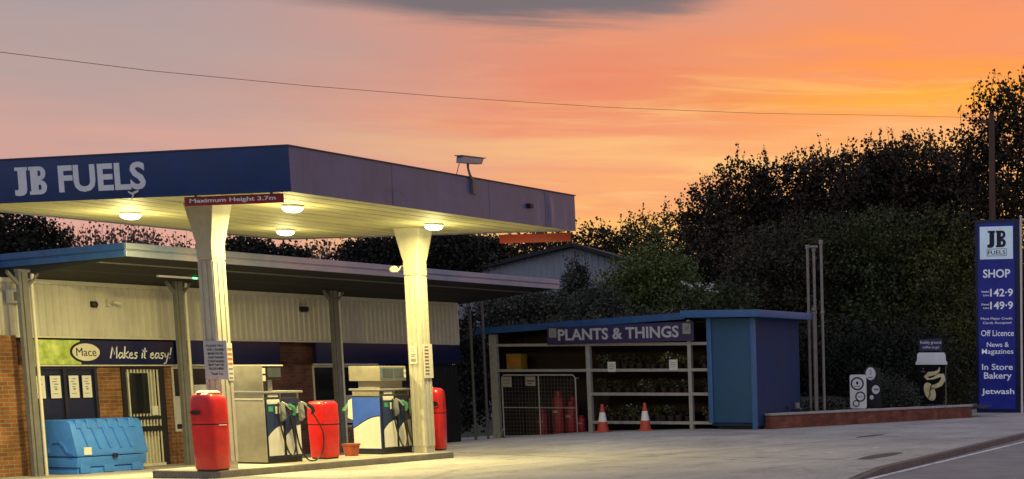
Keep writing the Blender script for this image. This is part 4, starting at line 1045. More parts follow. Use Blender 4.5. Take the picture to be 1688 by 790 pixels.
# small signs behind the wall; all face the road
FR = -(PI/2-.2845)
def wallpt(s_, off): p = M2 @ Vector((s_, off, 0)); return p
def sgn(name, label, x, y, z): return thing(name, label, 'sign', (x, y, z), FR)
o = sgn('circles_sign', 'white upright sign with three dark ringed circles standing on the low brick wall', 20.78, -1.68, .40)
W, H = .46, .95
B = MB(); B.prism([(-W/2+.04, .01), (W/2-.04, .01), (W/2, .05), (W/2, H-.04), (W/2-.04, H), (-W/2+.04, H), (-W/2, H-.04), (-W/2, .05)], 0, .03, 'y'); B.build('panel', white_p, o)
navy_ink = mat('navy_ink', (.012, .014, .05), .5, .1, 6)
B = MB()
C3 = [(-.02, .70, .185, .14), (.06, .34, .145, .105), (-.06, .15, .095, .065)]
for k, (a, z, r1, r2) in enumerate(C3): B.disc((a, -.001-.002*k, z), r1, r1, 'S', 32, .003)
B.build('ring', navy_ink, o)
B = MB()
for k, (a, z, r1, r2) in enumerate(C3): B.disc((a, -.0085-.001*k, z), r2, r2, 'S', 32, .003)
B.build('circle', white_p, o)
B = MB(); B.disc((-.02, -.0125, .72), .035, .045, 'S', 16, .002); B.box(-.10, .06, -.0145, -.0125, .62, .635); B.text('OPEN', -.02, .14, .325, .355, -.0145, 'S', th=.002); B.build('print', navy_ink, o)
o = sgn('bubbles_sign', 'dark sign of three pale discs standing behind the low wall beside the white sign', 21.75, -1.78, .42)
B = MB(); B.box(-.24, .16, .018, .03, -.02, 1.12); B.disc((-.12, .0, .95), .19, .225, 'S', 32, .02); B.disc((.0, -.002, .52), .15, .16, 'S', 32, .02); B.disc((-.10, -.004, .30), .09, .09, 'S', 28, .02); B.box(-.18, .02, -.002, .016, -.02, .9); B.build('backing', black_p, o)
B = MB(); B.disc((-.12, -.021, .95), .14, .18, 'S', 32, .003); B.disc((.02, -.023, .50), .11, .125, 'S', 32, .003); B.disc((-.10, -.025, .28), .055, .065, 'S', 28, .003); B.build('disc_face', white_p, o)
B = MB(); B.text('2', -.16, -.08, .93, 1.05, -.025, 'S', th=.002); B.box(-.19, -.06, -.027, -.025, .83, .86); B.box(-.03, .10, -.029, -.027, .48, .53); B.build('print', ink_grey, o)
# coffee cup board
o = sgn('coffee_cup_sign', 'large black takeaway coffee cup board with white lid and golden bean behind the wall', 24.4, -2.48, .42)
def pl2(B, poly, y, th): B.prism(poly, y, y-th, 'y')
B = MB(); pl2(B, [(-.33, .02), (.33, .02), (.42, 1.22), (-.42, 1.22)], .06, .06); B.build('cup_body', mat('matt_black_board', (.004, .004, .005), .85, .1, 5, spec=.2), o, bevel=.006)
B = MB(); pl2(B, [(-.47, 1.20), (-.48, 1.25), (-.43, 1.33), (-.42, 1.50), (-.38, 1.56), (.38, 1.56), (.42, 1.50), (.43, 1.33), (.48, 1.25), (.47, 1.20)], .065, .085); B.build('lid', white_p, o, bevel=.006)
B = MB(); pl2(B, [(-.35, 1.60), (.33, 1.63), (.32, 1.98), (-.35, 1.95)], .04, .03); B.build('top_board', sign_purple, o)
B = MB(); B.box(-.30, -.26, .02, .05, 1.50, 1.66); B.box(.24, .28, .02, .05, 1.50, 1.66); B.build('strut', black_p, o)
B = MB(); B.text('freshly ground', -.33, .30, 1.79, 1.91, .01, 'S', bold=.01, th=.003); B.text('coffee to go!', -.26, .24, 1.66, 1.76, .01, 'S', bold=.01, th=.003); B.build('lettering', letter_w, o)
B = MB(); w_ = [.03, .07, .11, .14, .11, .08]
B.strip([(.24, 1.12), (.22, 1.02), (.10, .95), (-.08, .92), (-.18, .84), (-.10, .77)], w_, 'S', -.001, .003)
B.build('steam_curl', gold, o)
B = MB(); B.strip([(-.10, .765), (.06, .80), (.22, .88), (.33, .88), (.35, .76), (.26, .62), (.10, .55), (-.04, .55)], [.03, .07, .11, .13, .14, .14, .12, .07], 'S', -.001, .003); B.build('ribbon', gold, o)
B = MB(); n = 24
pl2(B, [(-.06+.17*math.cos(2*PI*k/n)*.95-.08*math.sin(2*PI*k/n), .40+.27*math.sin(2*PI*k/n)+.02*math.cos(2*PI*k/n)) for k in range(n)], -.005, .003); bn = B.build('coffee_bean', gold, o)
B = MB(); B.strip([(.0, .62), (-.03, .50), (-.06, .40), (-.05, .32), (-.12, .18)], [.03, .05, .03, .045, .02], 'S', -.0085, .003); B.strip([(-.03, .47), (.08, .52)], .03, 'S', -.0085, .003); B.build('bean_groove', brown_pr, o)
B = MB(); B.text('T', -.28, -.22, 1.02, 1.10, -.001, 'S', th=.003); B.box(-.31, -.19, -.004, -.001, .98, 1.0); B.build('small_mark', ink_grey, o)
B = MB(); B.tube([(.42, .05, -.1), (.42, .05, 1.2)], .012, 6); B.build('support_post', pole_m, o)

# ------------------------------------------------------------------ totem
o = thing('totem_sign', 'tall deep blue roadside fuel price sign with the prices 142.9 and 149.9', 'price sign', (31.0, -2.35, 0))
def tb(B, name, m, **k): return child_off(B, name, m, o, **k)
ty0, ty1 = -3.14, -1.56
B = MB(); B.box(31.0, 31.35, ty0, ty1, -.02, 6.45); tb(B, 'casing', totem_edge, bevel=.02)
B = MB(); B.box(30.975, 31.002, ty0+.17, ty1-.11, .12, 6.33); tb(B, 'face_panel', totem_blue)
B = MB(); B.box(30.95, 30.974, -2.92, -1.75, 5.14, 6.22); tb(B, 'logo_panel', totem_light, bevel=.02)
B = MB(); slab_jb(B, -2.02, -2.68, 5.53, 6.08, 30.949); B.box(30.943, 30.949, -2.70, -2.0, 5.47, 5.485); B.box(30.943, 30.949, -2.70, -2.0, 5.24, 5.255); B.box(30.943, 30.949, -2.70, -2.685, 5.256, 5.469); B.box(30.943, 30.949, -2.015, -2.0, 5.256, 5.469)
B.text('FUELS', -2.04, -2.66, 5.29, 5.43, 30.949, 'W', bold=.01); tb(B, 'logo_lettering', navy_ink)
B = MB()
def py2z(y): return 6.43*(680-y)/(680-363)
def tline(txt, xa, xb, ya, yb, bold=.01):
    f = lambda x: -1.58-(x-1610)/(1679-1610)*1.55
    B = MB(); B.text(txt, f(xa), f(xb), py2z(yb), py2z(ya), 30.974, 'W', bold=bold); tb(B, 'lettering', totem_letters)
tline('SHOP', 1622, 1665, 443, 457, .02)
tline('142·9', 1633, 1669, 475, 488, .02); tline('149·9', 1633, 1669, 496, 509, .02)
tline('Unleaded', 1619, 1631, 478, 481); tline('Litre', 1622, 1631, 484, 487); tline('Diesel', 1619, 1631, 499, 502); tline('Litre', 1622, 1631, 505, 508)
tline('Most Major Credit', 1618, 1668, 522, 527, 0); tline('Cards Accepted', 1621, 1666, 529, 534, 0)
tline('Off Licence', 1618, 1670, 543, 553, .008)
tline('News &', 1627, 1662, 563, 571, .008); tline('Magazines', 1619, 1669, 574, 585, .004)
tline('In Store', 1619, 1668, 599, 609, .01); tline('Bakery', 1622, 1666, 613, 627, .01)
tline('Jetwash', 1618, 1670, 640, 652, .012)
o = thing('white_pole', 'slim pale pole standing right beside the tall blue price sign', 'pole', (30.9, -3.22, 0))
B = MB(); B.tube([(0, 0, -.02), (0, 0, 6.5)], .035, 10); B.build('shaft', mat('warm_white_pole', (.85, .80, .70), .4, .06, 6), o)
B = MB(); B.lathe([(.045, 6.5), (.045, 6.53), (.02, 6.56)], 0, 0, 10); B.build('cap', white_p, o)
o = thing('roadside_fence', 'low pale two-rail fence at the right edge beside the price sign', 'fence', (34, -4.5, 0), R(-70))
for k in range(4):
    B = MB(); B.box(.0+1.2*k, .1+1.2*k, 0, .1, 0, 1.35); B.build('fence_post', frame_grey, o)
for zz in (1.2, .7):
    B = MB(); B.box(-.05, 3.8, -.03, -.002, zz, zz+.12); B.build('rail', frame_grey, o)

# ------------------------------------------------------------------ camera mapping for the far scenery
AZ = .2845
Ru = Vector((math.sin(AZ), math.cos(AZ), 0)); Rv = Vector((-math.cos(AZ), math.sin(AZ), 0))   # +x and +y of this scene in compass axes
CAM = Vector((-20.13, -19.67, 1.6))
Fw = Vector((0.9525508, 0.2785571, -0.1226901)); Up = Vector((0.1186838, 0.0312688, 0.9924396)); Rt = Vector((0.2802875, -0.9599105, -0.0032751))
def at(px, py, D):
    """point seen at photo position (px,py), D metres away along the level view axis"""
    r = Fw+Rt*(px-1756.8)/2600+Up*(923.2-py)/2600
    ax = Vector((math.cos(AZ), math.sin(AZ), 0))
    return CAM+r*(D/(r.dot(ax)))

# telegraph pole and wire
pT = at(1630, 190, 60); pB = at(1636, 362, 60)
o = thing('telegraph_pole', 'brown wooden telegraph pole rising behind the tall blue price sign', 'telegraph pole', (pB.x, pB.y, 0))
B = MB(); B.tube([(0, 0, -.8), (0, 0, pT.z)], [.15, .11], 12); B.build('pole', wood_m, o)
B = MB(); B.box(-.05, .05, -.05, .45, pT.z-.28, pT.z-.18); B.tube([(0, .35, pT.z-.18), (0, .35, pT.z-.05)], .03, 8); B.build('crossarm', wood_m, o)
w = [at(-150, 62, 30), at(0, 86, 31), at(250, 117, 34), at(500, 141, 37), at(750, 161, 41), at(1000, 177, 46), at(1250, 187, 51), at(1440, 190, 56), Vector((pB.x, pB.y+.35, pT.z-.08))]
B = MB(); B.tube(w, .0065, 6); ob = B.build('overhead_wire', mat('dark_wire', (.30, .14, .10), .7, .1, 5)); tag(ob, 'thin dark overhead wire sagging across the whole sky', 'wire')

# barn
o = thing('barn', 'blue-grey clad barn with a shallow dark gabled roof behind the shelter', 'barn', (0, 0, 0))
D = 75
L0 = at(752, 446, D); LA = at(945, 403, D); LR = at(1185, 473, D)
dirb = (LR-L0); dirb.z = 0; dirb.normalize(); nb = Vector((-dirb.y, dirb.x, 0)); nb = nb if nb.x > 0 else -nb
base = L0.copy(); base.z = -1
def bp_(s_, z, d): q = Vector((L0.x, L0.y, 0))+dirb*s_+nb*d; return (q.x, q.y, z)
sA = (LA-L0).dot(dirb); sR = (LR-L0).dot(dirb)
B = MB(); vs = []
prof = [(0, -1), (0, L0.z-.15), (sA, LA.z-.15), (sR, LR.z-.15), (sR, -1)]
n = len(prof)
B.add([bp_(a, z, 0) for a, z in prof]+[bp_(a, z, 18) for a, z in prof], [list(range(n)), list(range(2*n-1, n-1, -1))]+[(i, i+n, (i+1) % n+n, (i+1) % n) for i in range(n)])
k = .3
while k < sR:          # sheeting ribs
    zt = (L0.z+(LA.z-L0.z)*k/sA) if k < sA else (LA.z+(LR.z-LA.z)*(k-sA)/(sR-sA))
    B.add([bp_(k, -1, -.04), bp_(k+.06, -1, -.04), bp_(k+.06, zt-.2, -.04), bp_(k, zt-.2, -.04), bp_(k-.04, -1, 0), bp_(k+.1, -1, 0), bp_(k+.1, zt-.2, 0), bp_(k-.04, zt-.2, 0)], [(0, 1, 2, 3), (0, 3, 7, 4), (1, 5, 6, 2)])
    k += .3
B.build('walls', barn_m, o)
B = MB()
for (a, za), (c, zc) in (((-.5, L0.z-.25), (sA, LA.z)), ((sA, LA.z), (sR+.4, LR.z-.12))):
    B.add([bp_(a, za-.12, -.35), bp_(c, zc-.12, -.35), bp_(c, zc+.06, -.35), bp_(a, za+.06, -.35), bp_(a, za-.12, 18.3), bp_(c, zc-.12, 18.3), bp_(c, zc+.06, 18.3), bp_(a, za+.06, 18.3)],
          [(0, 1, 2, 3), (7, 6, 5, 4), (3, 2, 6, 7), (0, 4, 5, 1), (0, 3, 7, 4), (1, 5, 6, 2)])
B.build('roof', barn_roof, o)

# ------------------------------------------------------------------ trees and shrubs
def leaves(B, c, n, rad, size, q, flat=1.0, up=0.0):
    for _ in range(n):
        p = Vector((q.gauss(0, 1)*rad[0], q.gauss(0, 1)*rad[1], q.gauss(0, 1)*rad[2]))+c
        d = Vector((q.uniform(-1, 1), q.uniform(-1, 1), q.uniform(-1, 1)+up)).normalized()
        s_ = size*q.uniform(.6, 1.35)
        w = d.cross(Vector((q.uniform(-1, 1), q.uniform(-1, 1), q.uniform(-1, 1)))).normalized()*s_*.36*flat
        o_ = len(B.v)
        B.v += [tuple(p-d*s_*.5), tuple(p+w), tuple(p+d*s_*.5), tuple(p-w)]
        B.f.append([o_, o_+1, o_+2, o_+3]); B.sm.append(False); B.mi.append(0)
def tree(name, label, cat, pos, blobs, m, nleaf=6000, size=.2, sprigs=30, group=None, seed=1, trunk=True, clump=.42, spl=1.0, density=1.0):
    """pos: ground point; blobs: (centre vector in world, (rx,ry,rz))"""
    q = random.Random(seed)
    o = thing(name, label, cat, pos, 0, group); P = Vector(pos)
    nleaf = int(nleaf*1.9); size *= .72
    B = MB(); vol = [r_[0]*r_[1]+r_[0]*r_[2]+r_[1]*r_[2] for _, r_ in blobs]; tv = sum(vol)
    tips = []
    for (c, r_), vv in zip(blobs, vol):
        c = Vector(c)-P
        nl = int(nleaf*vv/tv*density); nc = max(6, nl//26)
        for _ in range(nc):
            d = Vector((q.gauss(0, 1), q.gauss(0, 1), q.gauss(0, 1))).normalized()
            k = (q.random()**.34)*(1+q.uniform(-.07, .08))
            p = c+Vector((d.x*r_[0]*k, d.y*r_[1]*k, d.z*r_[2]*k))
            if p.z < .1: p.z = q.uniform(.1, .6)
            s3 = clump*q.uniform(.6, 1.3)
            leaves(B, p, 26, (s3*.55, s3*.55, s3*.4), size, q)
            if d.z > .45 and k > .9: tips.append(p)
    q.shuffle(tips)
    T = MB()
    for p in tips[:sprigs]:        # upright shoots that break the outline
        l = q.uniform(.35, 1.05)*spl; lean = Vector((q.uniform(-.3, .3), q.uniform(-.3, .3), 1))*l
        T.tube([tuple(p), tuple(p+lean*.5), tuple(p+lean+Vector((q.uniform(-.1, .1), q.uniform(-.1, .1), 0)))], [.016, .010, .004], 4, caps=False)
        for k in range(int(14*l)+5):
            t_ = q.random(); leaves(B, p+lean*t_, 1, (.06, .06, .05), size*.85, q, up=.6)
    B.build('crown', m, o)
    if trunk:
        for (c, r_) in blobs:
            c = Vector(c)-P
            st = Vector((0, 0, min(c.z*.35, 2.5))); mid = st.lerp(c, .5)+Vector((q.uniform(-.3, .3), q.uniform(-.3, .3), .2))
            T.tube([tuple(st), tuple(mid), tuple(c)], [.13, .08, .03], 6)
            for _ in range(5):
                d = Vector((q.gauss(0, 1), q.gauss(0, 1), q.uniform(-.1, 1))).normalized()
                e_ = c+Vector((d.x*r_[0]*.85, d.y*r_[1]*.85, d.z*r_[2]*.85))
                T.tube([tuple(c.lerp(mid, .3)), tuple(c.lerp(e_, .55)+Vector((0, 0, .1))), tuple(e_)], [.05, .03, .008], 5, caps=False)
        T.tube([(0, 0, -.9), (.03, 0, .8), (0, 0, 2.5 if blobs[0][0][2] > 5 else 1.2)], [.24, .18, .12], 10)
    if T.v: T.build('trunk', bark, o)
    return o
def px_blob(px, py, D, rw, rh, rd=None):
    """blob whose silhouette is rw x rh photo pixels at distance D"""
    c = at(px, py, D); s_ = D/2600
    return (c, (rw*s_ if rd is None else rd, rw*s_, rh*s_))
def gp(px, D, z=-.9): p = at(px, 602, D); return (p.x, p.y, z)
# the big overgrown bank on the right: separate trees side by side
GB = 'trees of the overgrown bank behind the kiosk'
tree('bank_tree', 'lowest leafy tree of the dark bank, beside the barn roof', 'tree', gp(1090, 84), [px_blob(1065, 425, 84, 55, 62), px_blob(1025, 450, 84, 40, 60), px_blob(1115, 425, 84, 55, 80), px_blob(1090, 500, 84, 80, 80)], lf_mid, 11000, .21, 60, GB, 11)
tree('bank_tree', 'dark tree with many upright shoots rising next to the lowest bank tree', 'tree', gp(1190, 67), [px_blob(1170, 395, 70, 52, 85), px_blob(1225, 360, 68, 60, 85), px_blob(1215, 480, 68, 85, 120)], lf_dark, 16000, .21, 90, GB, 12)
tree('bank_tree', 'broad dark brown-green tree in the middle of the bank skyline', 'tree', gp(1330, 68), [px_blob(1300, 352, 68, 68, 84), px_blob(1370, 342, 69, 66, 90), px_blob(1330, 470, 68, 110, 130)], lf_dark, 20000, .21, 110, GB, 13)
tree('bank_tree', 'rounded dark tree under the overhead wire left of the telegraph pole', 'tree', gp(1480, 67), [px_blob(1435, 322, 68, 65, 82), px_blob(1510, 312, 67, 80, 80), px_blob(1470, 420, 67, 110, 150)], lf_dark, 22000, .21, 100, GB, 14)
tree('tall_tree', 'tallest tree at the right edge, sky showing through its loose crown', 'tree', gp(1660, 62), [px_blob(1640, 205, 62, 38, 62), px_blob(1690, 190, 62, 50, 58), px_blob(1596, 252, 62, 36, 40), px_blob(1655, 310, 62, 70, 75), px_blob(1720, 300, 62, 60, 110), px_blob(1650, 430, 62, 80, 80)], lf_dark, 11000, .20, 90, None, 15, density=.9)
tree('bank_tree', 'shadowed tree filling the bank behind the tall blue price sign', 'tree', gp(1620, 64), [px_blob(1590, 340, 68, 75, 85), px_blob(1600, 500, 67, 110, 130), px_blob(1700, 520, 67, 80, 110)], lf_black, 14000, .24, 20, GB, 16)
GS = 'bushes in front of the dark bank'
tree('bush', 'mid green bush behind the four vent pipes', 'bush', gp(1290, 59), [px_blob(1260, 455, 59, 70, 85), px_blob(1330, 450, 59, 70, 95), px_blob(1290, 560, 59, 110, 110)], lf_brown, 15000, .17, 70, GS, 21, spl=.6)
tree('bush', 'tall green bush above the black sign discs', 'bush', gp(1430, 59), [px_blob(1400, 430, 59, 70, 85), px_blob(1470, 435, 59, 60, 90), px_blob(1430, 560, 59, 110, 120)], lf_mid, 15000, .17, 80, GS, 22, spl=.6)
tree('bush', 'yellow-green bush immediately left of the tall blue price sign', 'bush', gp(1560, 58), [px_blob(1540, 430, 59, 50, 80), px_blob(1580, 460, 59, 45, 110), px_blob(1545, 560, 58, 80, 110)], lf_olive, 13000, .17, 90, GS, 23, spl=.7)
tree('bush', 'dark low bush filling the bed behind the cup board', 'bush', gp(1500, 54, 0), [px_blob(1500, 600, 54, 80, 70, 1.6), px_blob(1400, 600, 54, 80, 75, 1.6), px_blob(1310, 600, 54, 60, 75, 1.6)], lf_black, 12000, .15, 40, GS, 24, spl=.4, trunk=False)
tree('round_shrub', 'small rounded dull green shrub between the disc sign and the cup board', 'shrub', (23.4, -1.35, .3), [(Vector((23.3, -1.5, .85)), (.5, .62, .52)), (Vector((23.9, -1.8, .68)), (.5, .5, .4))], lf_grey, 2600, .075, 10, None, 25, trunk=False, clump=.22, spl=.25)
# greenery behind the shelter
tree('green_shrub', 'bright green leafy tree behind the shelter roof, in front of the barn end', 'tree', gp(1075, 55), [px_blob(1080, 455, 55, 62, 46), px_blob(1040, 490, 55, 55, 45), px_blob(1115, 480, 55, 45, 48)], lf_lime, 7000, .15, 40, None, 31, spl=.5)
tree('small_conifer', 'narrow dark pointed conifer in front of the blue-grey barn', 'conifer', gp(950, 57), [px_blob(952, 450, 57, 12, 26), px_blob(950, 475, 57, 24, 28), px_blob(948, 505, 57, 38, 28)], lf_grey, 3200, .13, 6, None, 32, clump=.25, spl=.3)
tree('hedge_shrub', 'grey-green shrub over the left end of the shelter roof', 'shrub', gp(860, 50), [px_blob(850, 510, 50, 58, 22), px_blob(905, 508, 50, 40, 24)], lf_grey, 4500, .13, 25, 'shrubs behind the shelter roof', 33, spl=.35, trunk=False)
tree('hedge_shrub', 'low shrub between the conifer and the bright green tree', 'shrub', gp(990, 52), [px_blob(985, 508, 52, 40, 26)], lf_grey, 2500, .13, 15, 'shrubs behind the shelter roof', 34, spl=.35, trunk=False)
fs_ = tree('hedge_shrub', 'dark shrub with pale flower heads above the kiosk roof', 'shrub', gp(1155, 50), [px_blob(1150, 505, 50, 45, 28), px_blob(1205, 515, 50, 40, 50)], lf_mid, 4000, .13, 15, 'shrubs behind the shelter roof', 35, spl=.35, trunk=False)
q = random.Random(5); B = MB()
c0 = at(1150, 478, 49.6)
for k in range(10): leaves(B, c0-fs_.location+Vector((q.uniform(-.3, .3), q.uniform(-.7, .7), q.uniform(-.15, .2))), 9, (.06, .06, .04), .09, q)
B.build('flower_heads', fl_w, fs_)
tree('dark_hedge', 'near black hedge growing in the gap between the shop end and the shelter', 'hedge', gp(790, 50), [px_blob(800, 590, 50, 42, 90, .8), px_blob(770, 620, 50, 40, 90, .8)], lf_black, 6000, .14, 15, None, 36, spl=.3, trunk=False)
# earth bank carrying the trees, and rising ground behind them
g = MB(); prof = [(960, 500), (1020, 470), (1100, 450), (1180, 430), (1260, 400), (1350, 400), (1450, 385), (1550, 370), (1620, 420), (1700, 440), (1850, 440), (2100, 470)]
rows_ = []
for D_, f_ in ((70, 0), (74, .7), (80, 1.0), (90, 1.05), (110, .9), (140, .4), (170, 0)):
    row = []
    for px_, py_ in prof:
        p = at(px_, 602, D_); h_ = (602-py_)*72/2600
        row.append((p.x, p.y, -1+(h_+2.6)*f_))
    rows_.append(row)
for row in rows_: g.v += row
n_ = len(prof)
for i in range(len(rows_)-1):
    for k in range(n_-1): g.f.append([i*n_+k, i*n_+k+1, (i+1)*n_+k+1, (i+1)*n_+k]); g.sm.append(True); g.mi.append(0)
struct(g.build('earth_bank', mat('dark_undergrowth', (.012, .014, .008), .95, .4, 2, bump=.8)))
# trees behind the shop
GT = 'trees behind the shop'
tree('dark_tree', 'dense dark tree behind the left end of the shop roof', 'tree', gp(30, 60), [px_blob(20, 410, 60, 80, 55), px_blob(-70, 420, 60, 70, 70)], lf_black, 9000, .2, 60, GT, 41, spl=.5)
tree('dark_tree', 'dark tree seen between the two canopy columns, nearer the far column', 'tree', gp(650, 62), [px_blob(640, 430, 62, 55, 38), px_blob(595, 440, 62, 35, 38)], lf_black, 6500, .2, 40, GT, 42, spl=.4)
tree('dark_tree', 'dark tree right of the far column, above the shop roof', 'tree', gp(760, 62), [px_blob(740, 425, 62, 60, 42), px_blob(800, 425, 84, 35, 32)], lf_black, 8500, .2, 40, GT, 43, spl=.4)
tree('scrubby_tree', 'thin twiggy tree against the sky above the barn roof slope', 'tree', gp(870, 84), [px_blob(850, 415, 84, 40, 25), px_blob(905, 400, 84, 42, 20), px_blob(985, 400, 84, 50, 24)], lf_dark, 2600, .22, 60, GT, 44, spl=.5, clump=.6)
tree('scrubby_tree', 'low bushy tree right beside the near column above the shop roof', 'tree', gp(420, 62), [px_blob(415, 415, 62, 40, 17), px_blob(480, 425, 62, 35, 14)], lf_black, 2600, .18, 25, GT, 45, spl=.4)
def reeds(label, xa, xb, yt, D, n, seed, name='twiggy_tree'):
    q = random.Random(seed); o = thing(name, label, 'tree', gp((xa+xb)/2, D), 0, 'bare twiggy trees behind the shop'); P = Vector(o.location)
    T = MB(); B = MB()
    for k in range(n):
        px = q.uniform(xa, xb); p0 = at(px, 500, D+q.uniform(-2, 2)); p1 = at(px+q.uniform(-14, 20), yt+q.uniform(-6, 34), D+q.uniform(-2, 2)); p0.z = -.9
        mid = p0.lerp(p1, .6)+Vector((q.uniform(-.2, .2), q.uniform(-.2, .2), .0))
        T.tube([tuple(p0-P), tuple(mid-P), tuple(p1-P)], [.035, .022, .006], 4, caps=False)
        for j in range(26):
            t_ = q.uniform(.72, 1.0); leaves(B, p0.lerp(p1, t_)-P, 1, (.14, .14, .14), .13, q, up=1)
    T.build('trunk', mat('pale_twigs', (.12, .09, .075), .9, .3, 5), o); B.build('crown', lf_reed, o)
reeds('bare twiggy tree right of the dark left-hand tree', 75, 150, 372, 64, 60, 51)
reeds('bare twiggy tree above the corner of the shop roof', 150, 240, 368, 66, 90, 52)
reeds('bare twiggy tree just left of the near column', 240, 325, 385, 66, 55, 53)
reeds('bare twiggy tree between the columns above the shop roof', 500, 590, 395, 66, 60, 54)
# ivy/weeds along the shelter roof edge
q = random.Random(9); B = MB()
for k in range(150):
    y = q.uniform(1.2, 7.0); leaves(B, Vector((XF+q.uniform(.1, .6), y, topz(y)+.02+q.uniform(0, .12)*(1 if k % 3 else 1.8))), 4, (.05, .05, .04), .09, q, up=1.2)
tag(B.build('roof_weeds', lf_grey), 'dry weeds growing along the shelter roof edge', 'weeds', kind='stuff')
# ground cover in the bed
q = random.Random(10); B = MB()
for k in range(700):
    p = M2 @ Vector((q.uniform(.3, Lw), q.uniform(.5, 5), .3)); leaves(B, p+Vector((0, 0, q.uniform(0, .25))), 5, (.10, .10, .05), .10, q, up=.6)
tag(B.build('ground_cover', lf_black), 'dark low ground cover filling the bed behind the brick wall', 'ground cover', kind='stuff')

# ------------------------------------------------------------------ sky
W = bpy.data.worlds.new('World'); S.world = W; W.use_nodes = True
t = W.node_tree; N = t.nodes; L = t.links; N.clear()
out = N.new('ShaderNodeOutputWorld'); bg = N.new('ShaderNodeBackground'); L.new(bg.outputs[0], out.inputs[0])
def math_(op, a, b=None, c=None):
    n = N.new('ShaderNodeMath'); n.operation = op
    for i, q_ in enumerate((a, b, c)):
        if q_ is None: continue
        if isinstance(q_, (int, float)): n.inputs[i].default_value = q_
        else: L.new(q_, n.inputs[i])
    return n.outputs[0]
tc = N.new('ShaderNodeTexCoord')
vr = N.new('ShaderNodeVectorRotate'); vr.rotation_type = 'Z_AXIS'; vr.inputs['Angle'].default_value = PI/2-AZ; L.new(tc.outputs['Generated'], vr.inputs['Vector'])
sp = N.new('ShaderNodeSeparateXYZ'); L.new(vr.outputs[0], sp.inputs[0])
az = math_('MULTIPLY', math_('ARCTAN2', sp.outputs[0], sp.outputs[1]), 180/PI)      # degrees, 0 = view axis, right positive
el = math_('MULTIPLY', math_('ARCSINE', sp.outputs[2]), 180/PI)
cv = N.new('ShaderNodeCombineXYZ'); L.new(math_('MULTIPLY', az, .055), cv.inputs[0]); L.new(math_('MULTIPLY_ADD', el, .62, math_('MULTIPLY', az, -.012)), cv.inputs[1])
def wn(sc, det, rg, dist=0):
    n = N.new('ShaderNodeTexNoise'); n.inputs['Scale'].default_value = sc; n.inputs['Detail'].default_value = det; n.inputs['Roughness'].default_value = rg; n.inputs['Distortion'].default_value = dist
    L.new(cv.outputs[0], n.inputs['Vector']); return n.outputs['Fac']
nA = wn(1.1, 5, .5, .4); nB = wn(3.0, 5, .55, .3)
elw = math_('ADD', el, math_('MULTIPLY', math_('SUBTRACT', nA, .5), 4.2))
elw = math_('ADD', elw, math_('MULTIPLY', math_('SUBTRACT', nB, .5), 2.2))
fe = math_('DIVIDE', elw, 40)
def ramp(stops):
    r_ = N.new('ShaderNodeValToRGB'); L.new(fe, r_.inputs[0]); e = r_.color_ramp.elements
    while len(e) > 1: e.remove(e[-1])
    e[0].position = max(0, stops[0][0]/40); e[0].color = srgb(*stops[0][1])
    for p_, c in stops[1:]:
        k = e.new(min(1, p_/40)); k.color = srgb(*c)
    return r_.outputs[0]
rl = ramp([(0, (234, 168, 152)), (3.8, (230, 166, 152)), (5.8, (214, 160, 148)), (7.5, (194, 156, 150)), (9.2, (180, 155, 152)), (12, (168, 152, 156)), (20, (160, 155, 172)), (40, (166, 170, 194))])
rc = ramp([(0, (250, 186, 120)), (4.5, (250, 190, 108)), (5.4, (246, 170, 106)), (6.3, (240, 158, 116)), (7.3, (246, 182, 120)), (8.2, (238, 150, 110)), (9.4, (231, 134, 100)), (10.6, (228, 142, 110)), (11.5, (218, 148, 124)), (14, (180, 135, 125)), (22, (165, 155, 172)), (40, (166, 170, 194))])
rr_ = ramp([(0, (253, 195, 105)), (5.5, (252, 188, 100)), (7.4, (246, 172, 112)), (8.4, (250, 160, 84)), (9.3, (254, 170, 48)), (10.2, (253, 150, 66)), (11.2, (242, 142, 92)), (12.6, (234, 146, 106)), (15, (222, 140, 112)), (24, (190, 165, 170)), (40, (166, 170, 194))])
rb = ramp([(0, (140, 134, 148)), (10, (160, 157, 172)), (25, (168, 170, 190)), (40, (166, 170, 194))])
def mixc(f, a, b):
    m = N.new('ShaderNodeMix'); m.data_type = 'RGBA'
    if isinstance(f, float): m.inputs['Factor'].default_value = f
    else: L.new(f, m.inputs['Factor'])
    for s_, v in (('A', a), ('B', b)):
        if isinstance(v, tuple): m.inputs[s_].default_value = v
        else: L.new(v, m.inputs[s_])
    return m.outputs['Result']
def smooth(v, a, b):
    n = N.new('ShaderNodeMapRange'); n.interpolation_type = 'SMOOTHSTEP'; L.new(v, n.inputs[0]); n.inputs[1].default_value = a; n.inputs[2].default_value = b
    return n.outputs[0]
azn = math_('ADD', az, math_('MULTIPLY', math_('SUBTRACT', nA, .5), 8))
front = mixc(smooth(azn, -30, -15), rl, rc); front = mixc(smooth(azn, -16, -5), front, rr_)
# pale gold and salmon streaks
nS = wn(2.2, 6, .6, .8)
band = math_('MULTIPLY', smooth(az, -26, -12), math_('SUBTRACT', 1.0, smooth(el, 8.5, 11.5)))
front = mixc(math_('MULTIPLY', math_('MULTIPLY', smooth(nS, .50, .68), band), .5), front, srgb(252, 200, 125))
nR = wn(1.6, 5, .55, .5)
front = mixc(math_('MULTIPLY', math_('MULTIPLY', smooth(nR, .55, .72), smooth(az, -27, -16)), .45), front, srgb(232, 126, 98))
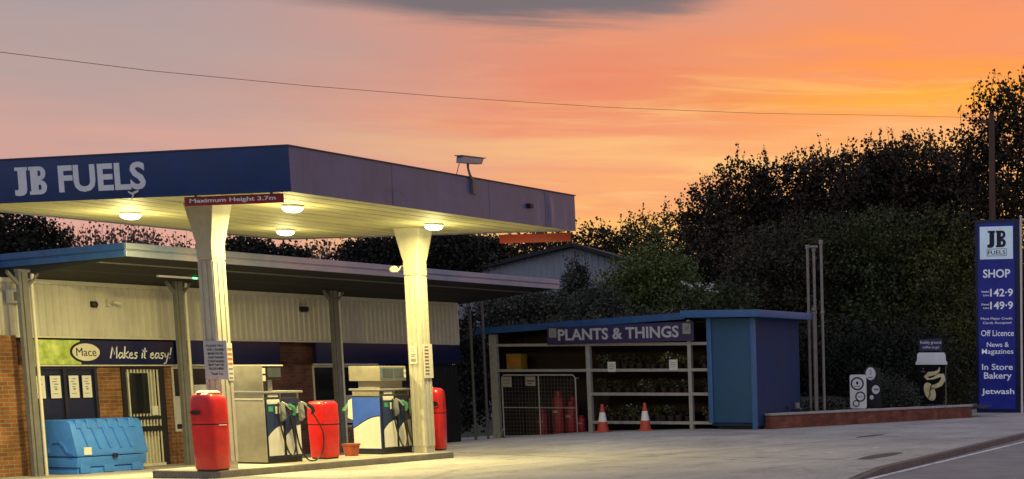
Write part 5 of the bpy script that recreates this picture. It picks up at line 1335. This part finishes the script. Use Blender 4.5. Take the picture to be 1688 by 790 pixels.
# grey cloud at the top centre
ca = math_('DIVIDE', math_('ADD', az, 18.3), 7.5); ce = math_('DIVIDE', math_('SUBTRACT', elw, 14.2), 3.0)
cl = math_('SUBTRACT', 1.0, math_('SQRT', math_('ADD', math_('MULTIPLY', ca, ca), math_('MULTIPLY', ce, ce))))
front = mixc(smooth(cl, -.30, .22), front, srgb(114, 104, 110))
absaz = math_('ABSOLUTE', math_('ADD', az, 4))
sky = mixc(smooth(absaz, 42, 105), front, rb)
nis = N.new('ShaderNodeTexSky'); nis.sky_type = 'NISHITA'; nis.sun_disc = False; nis.sun_elevation = R(2); nis.sun_rotation = R(8)+PI/2-AZ
ns = N.new('ShaderNodeVectorMath'); ns.operation = 'SCALE'; L.new(nis.outputs[0], ns.inputs[0]); ns.inputs['Scale'].default_value = .012
ad = N.new('ShaderNodeVectorMath'); ad.operation = 'ADD'; L.new(sky, ad.inputs[0]); L.new(ns.outputs[0], ad.inputs[1])
L.new(ad.outputs[0], bg.inputs[0]); bg.inputs[1].default_value = 1.0
sd = bpy.data.lights.new('sun', 'SUN'); sd.energy = .12; sd.angle = R(12); sd.color = (1, .62, .34)
so = bpy.data.objects.new('sun', sd); COL.objects.link(so)
# low sun ahead and right of the view axis
azs = R(8); dcomp = Vector((math.sin(azs), math.cos(azs)))
dx = dcomp.x*Ru.x+dcomp.y*Ru.y; dy = dcomp.x*Rv.x+dcomp.y*Rv.y
sv = Vector((dx*math.cos(R(4)), dy*math.cos(R(4)), math.sin(R(4))))
so.rotation_euler = sv.to_track_quat('Z', 'Y').to_euler()

# ------------------------------------------------------------------ camera
cd = bpy.data.cameras.new('camera'); co = bpy.data.objects.new('camera', cd); COL.objects.link(co)
M3 = Matrix(((Rt.x, Up.x, -Fw.x), (Rt.y, Up.y, -Fw.y), (Rt.z, Up.z, -Fw.z)))
co.matrix_world = Matrix.Translation(CAM) @ M3.to_4x4()
cd.sensor_fit = 'HORIZONTAL'; cd.sensor_width = 36; cd.lens = 2600/1688*36
cd.shift_x = -(1756.8-844)/1688; cd.shift_y = (923.2-395)/1688
cd.clip_start = .1; cd.clip_end = 3000
S.camera = co
S.view_settings.view_transform = 'Standard'; S.view_settings.look = 'None'; S.view_settings.exposure = 0; S.view_settings.gamma = 1
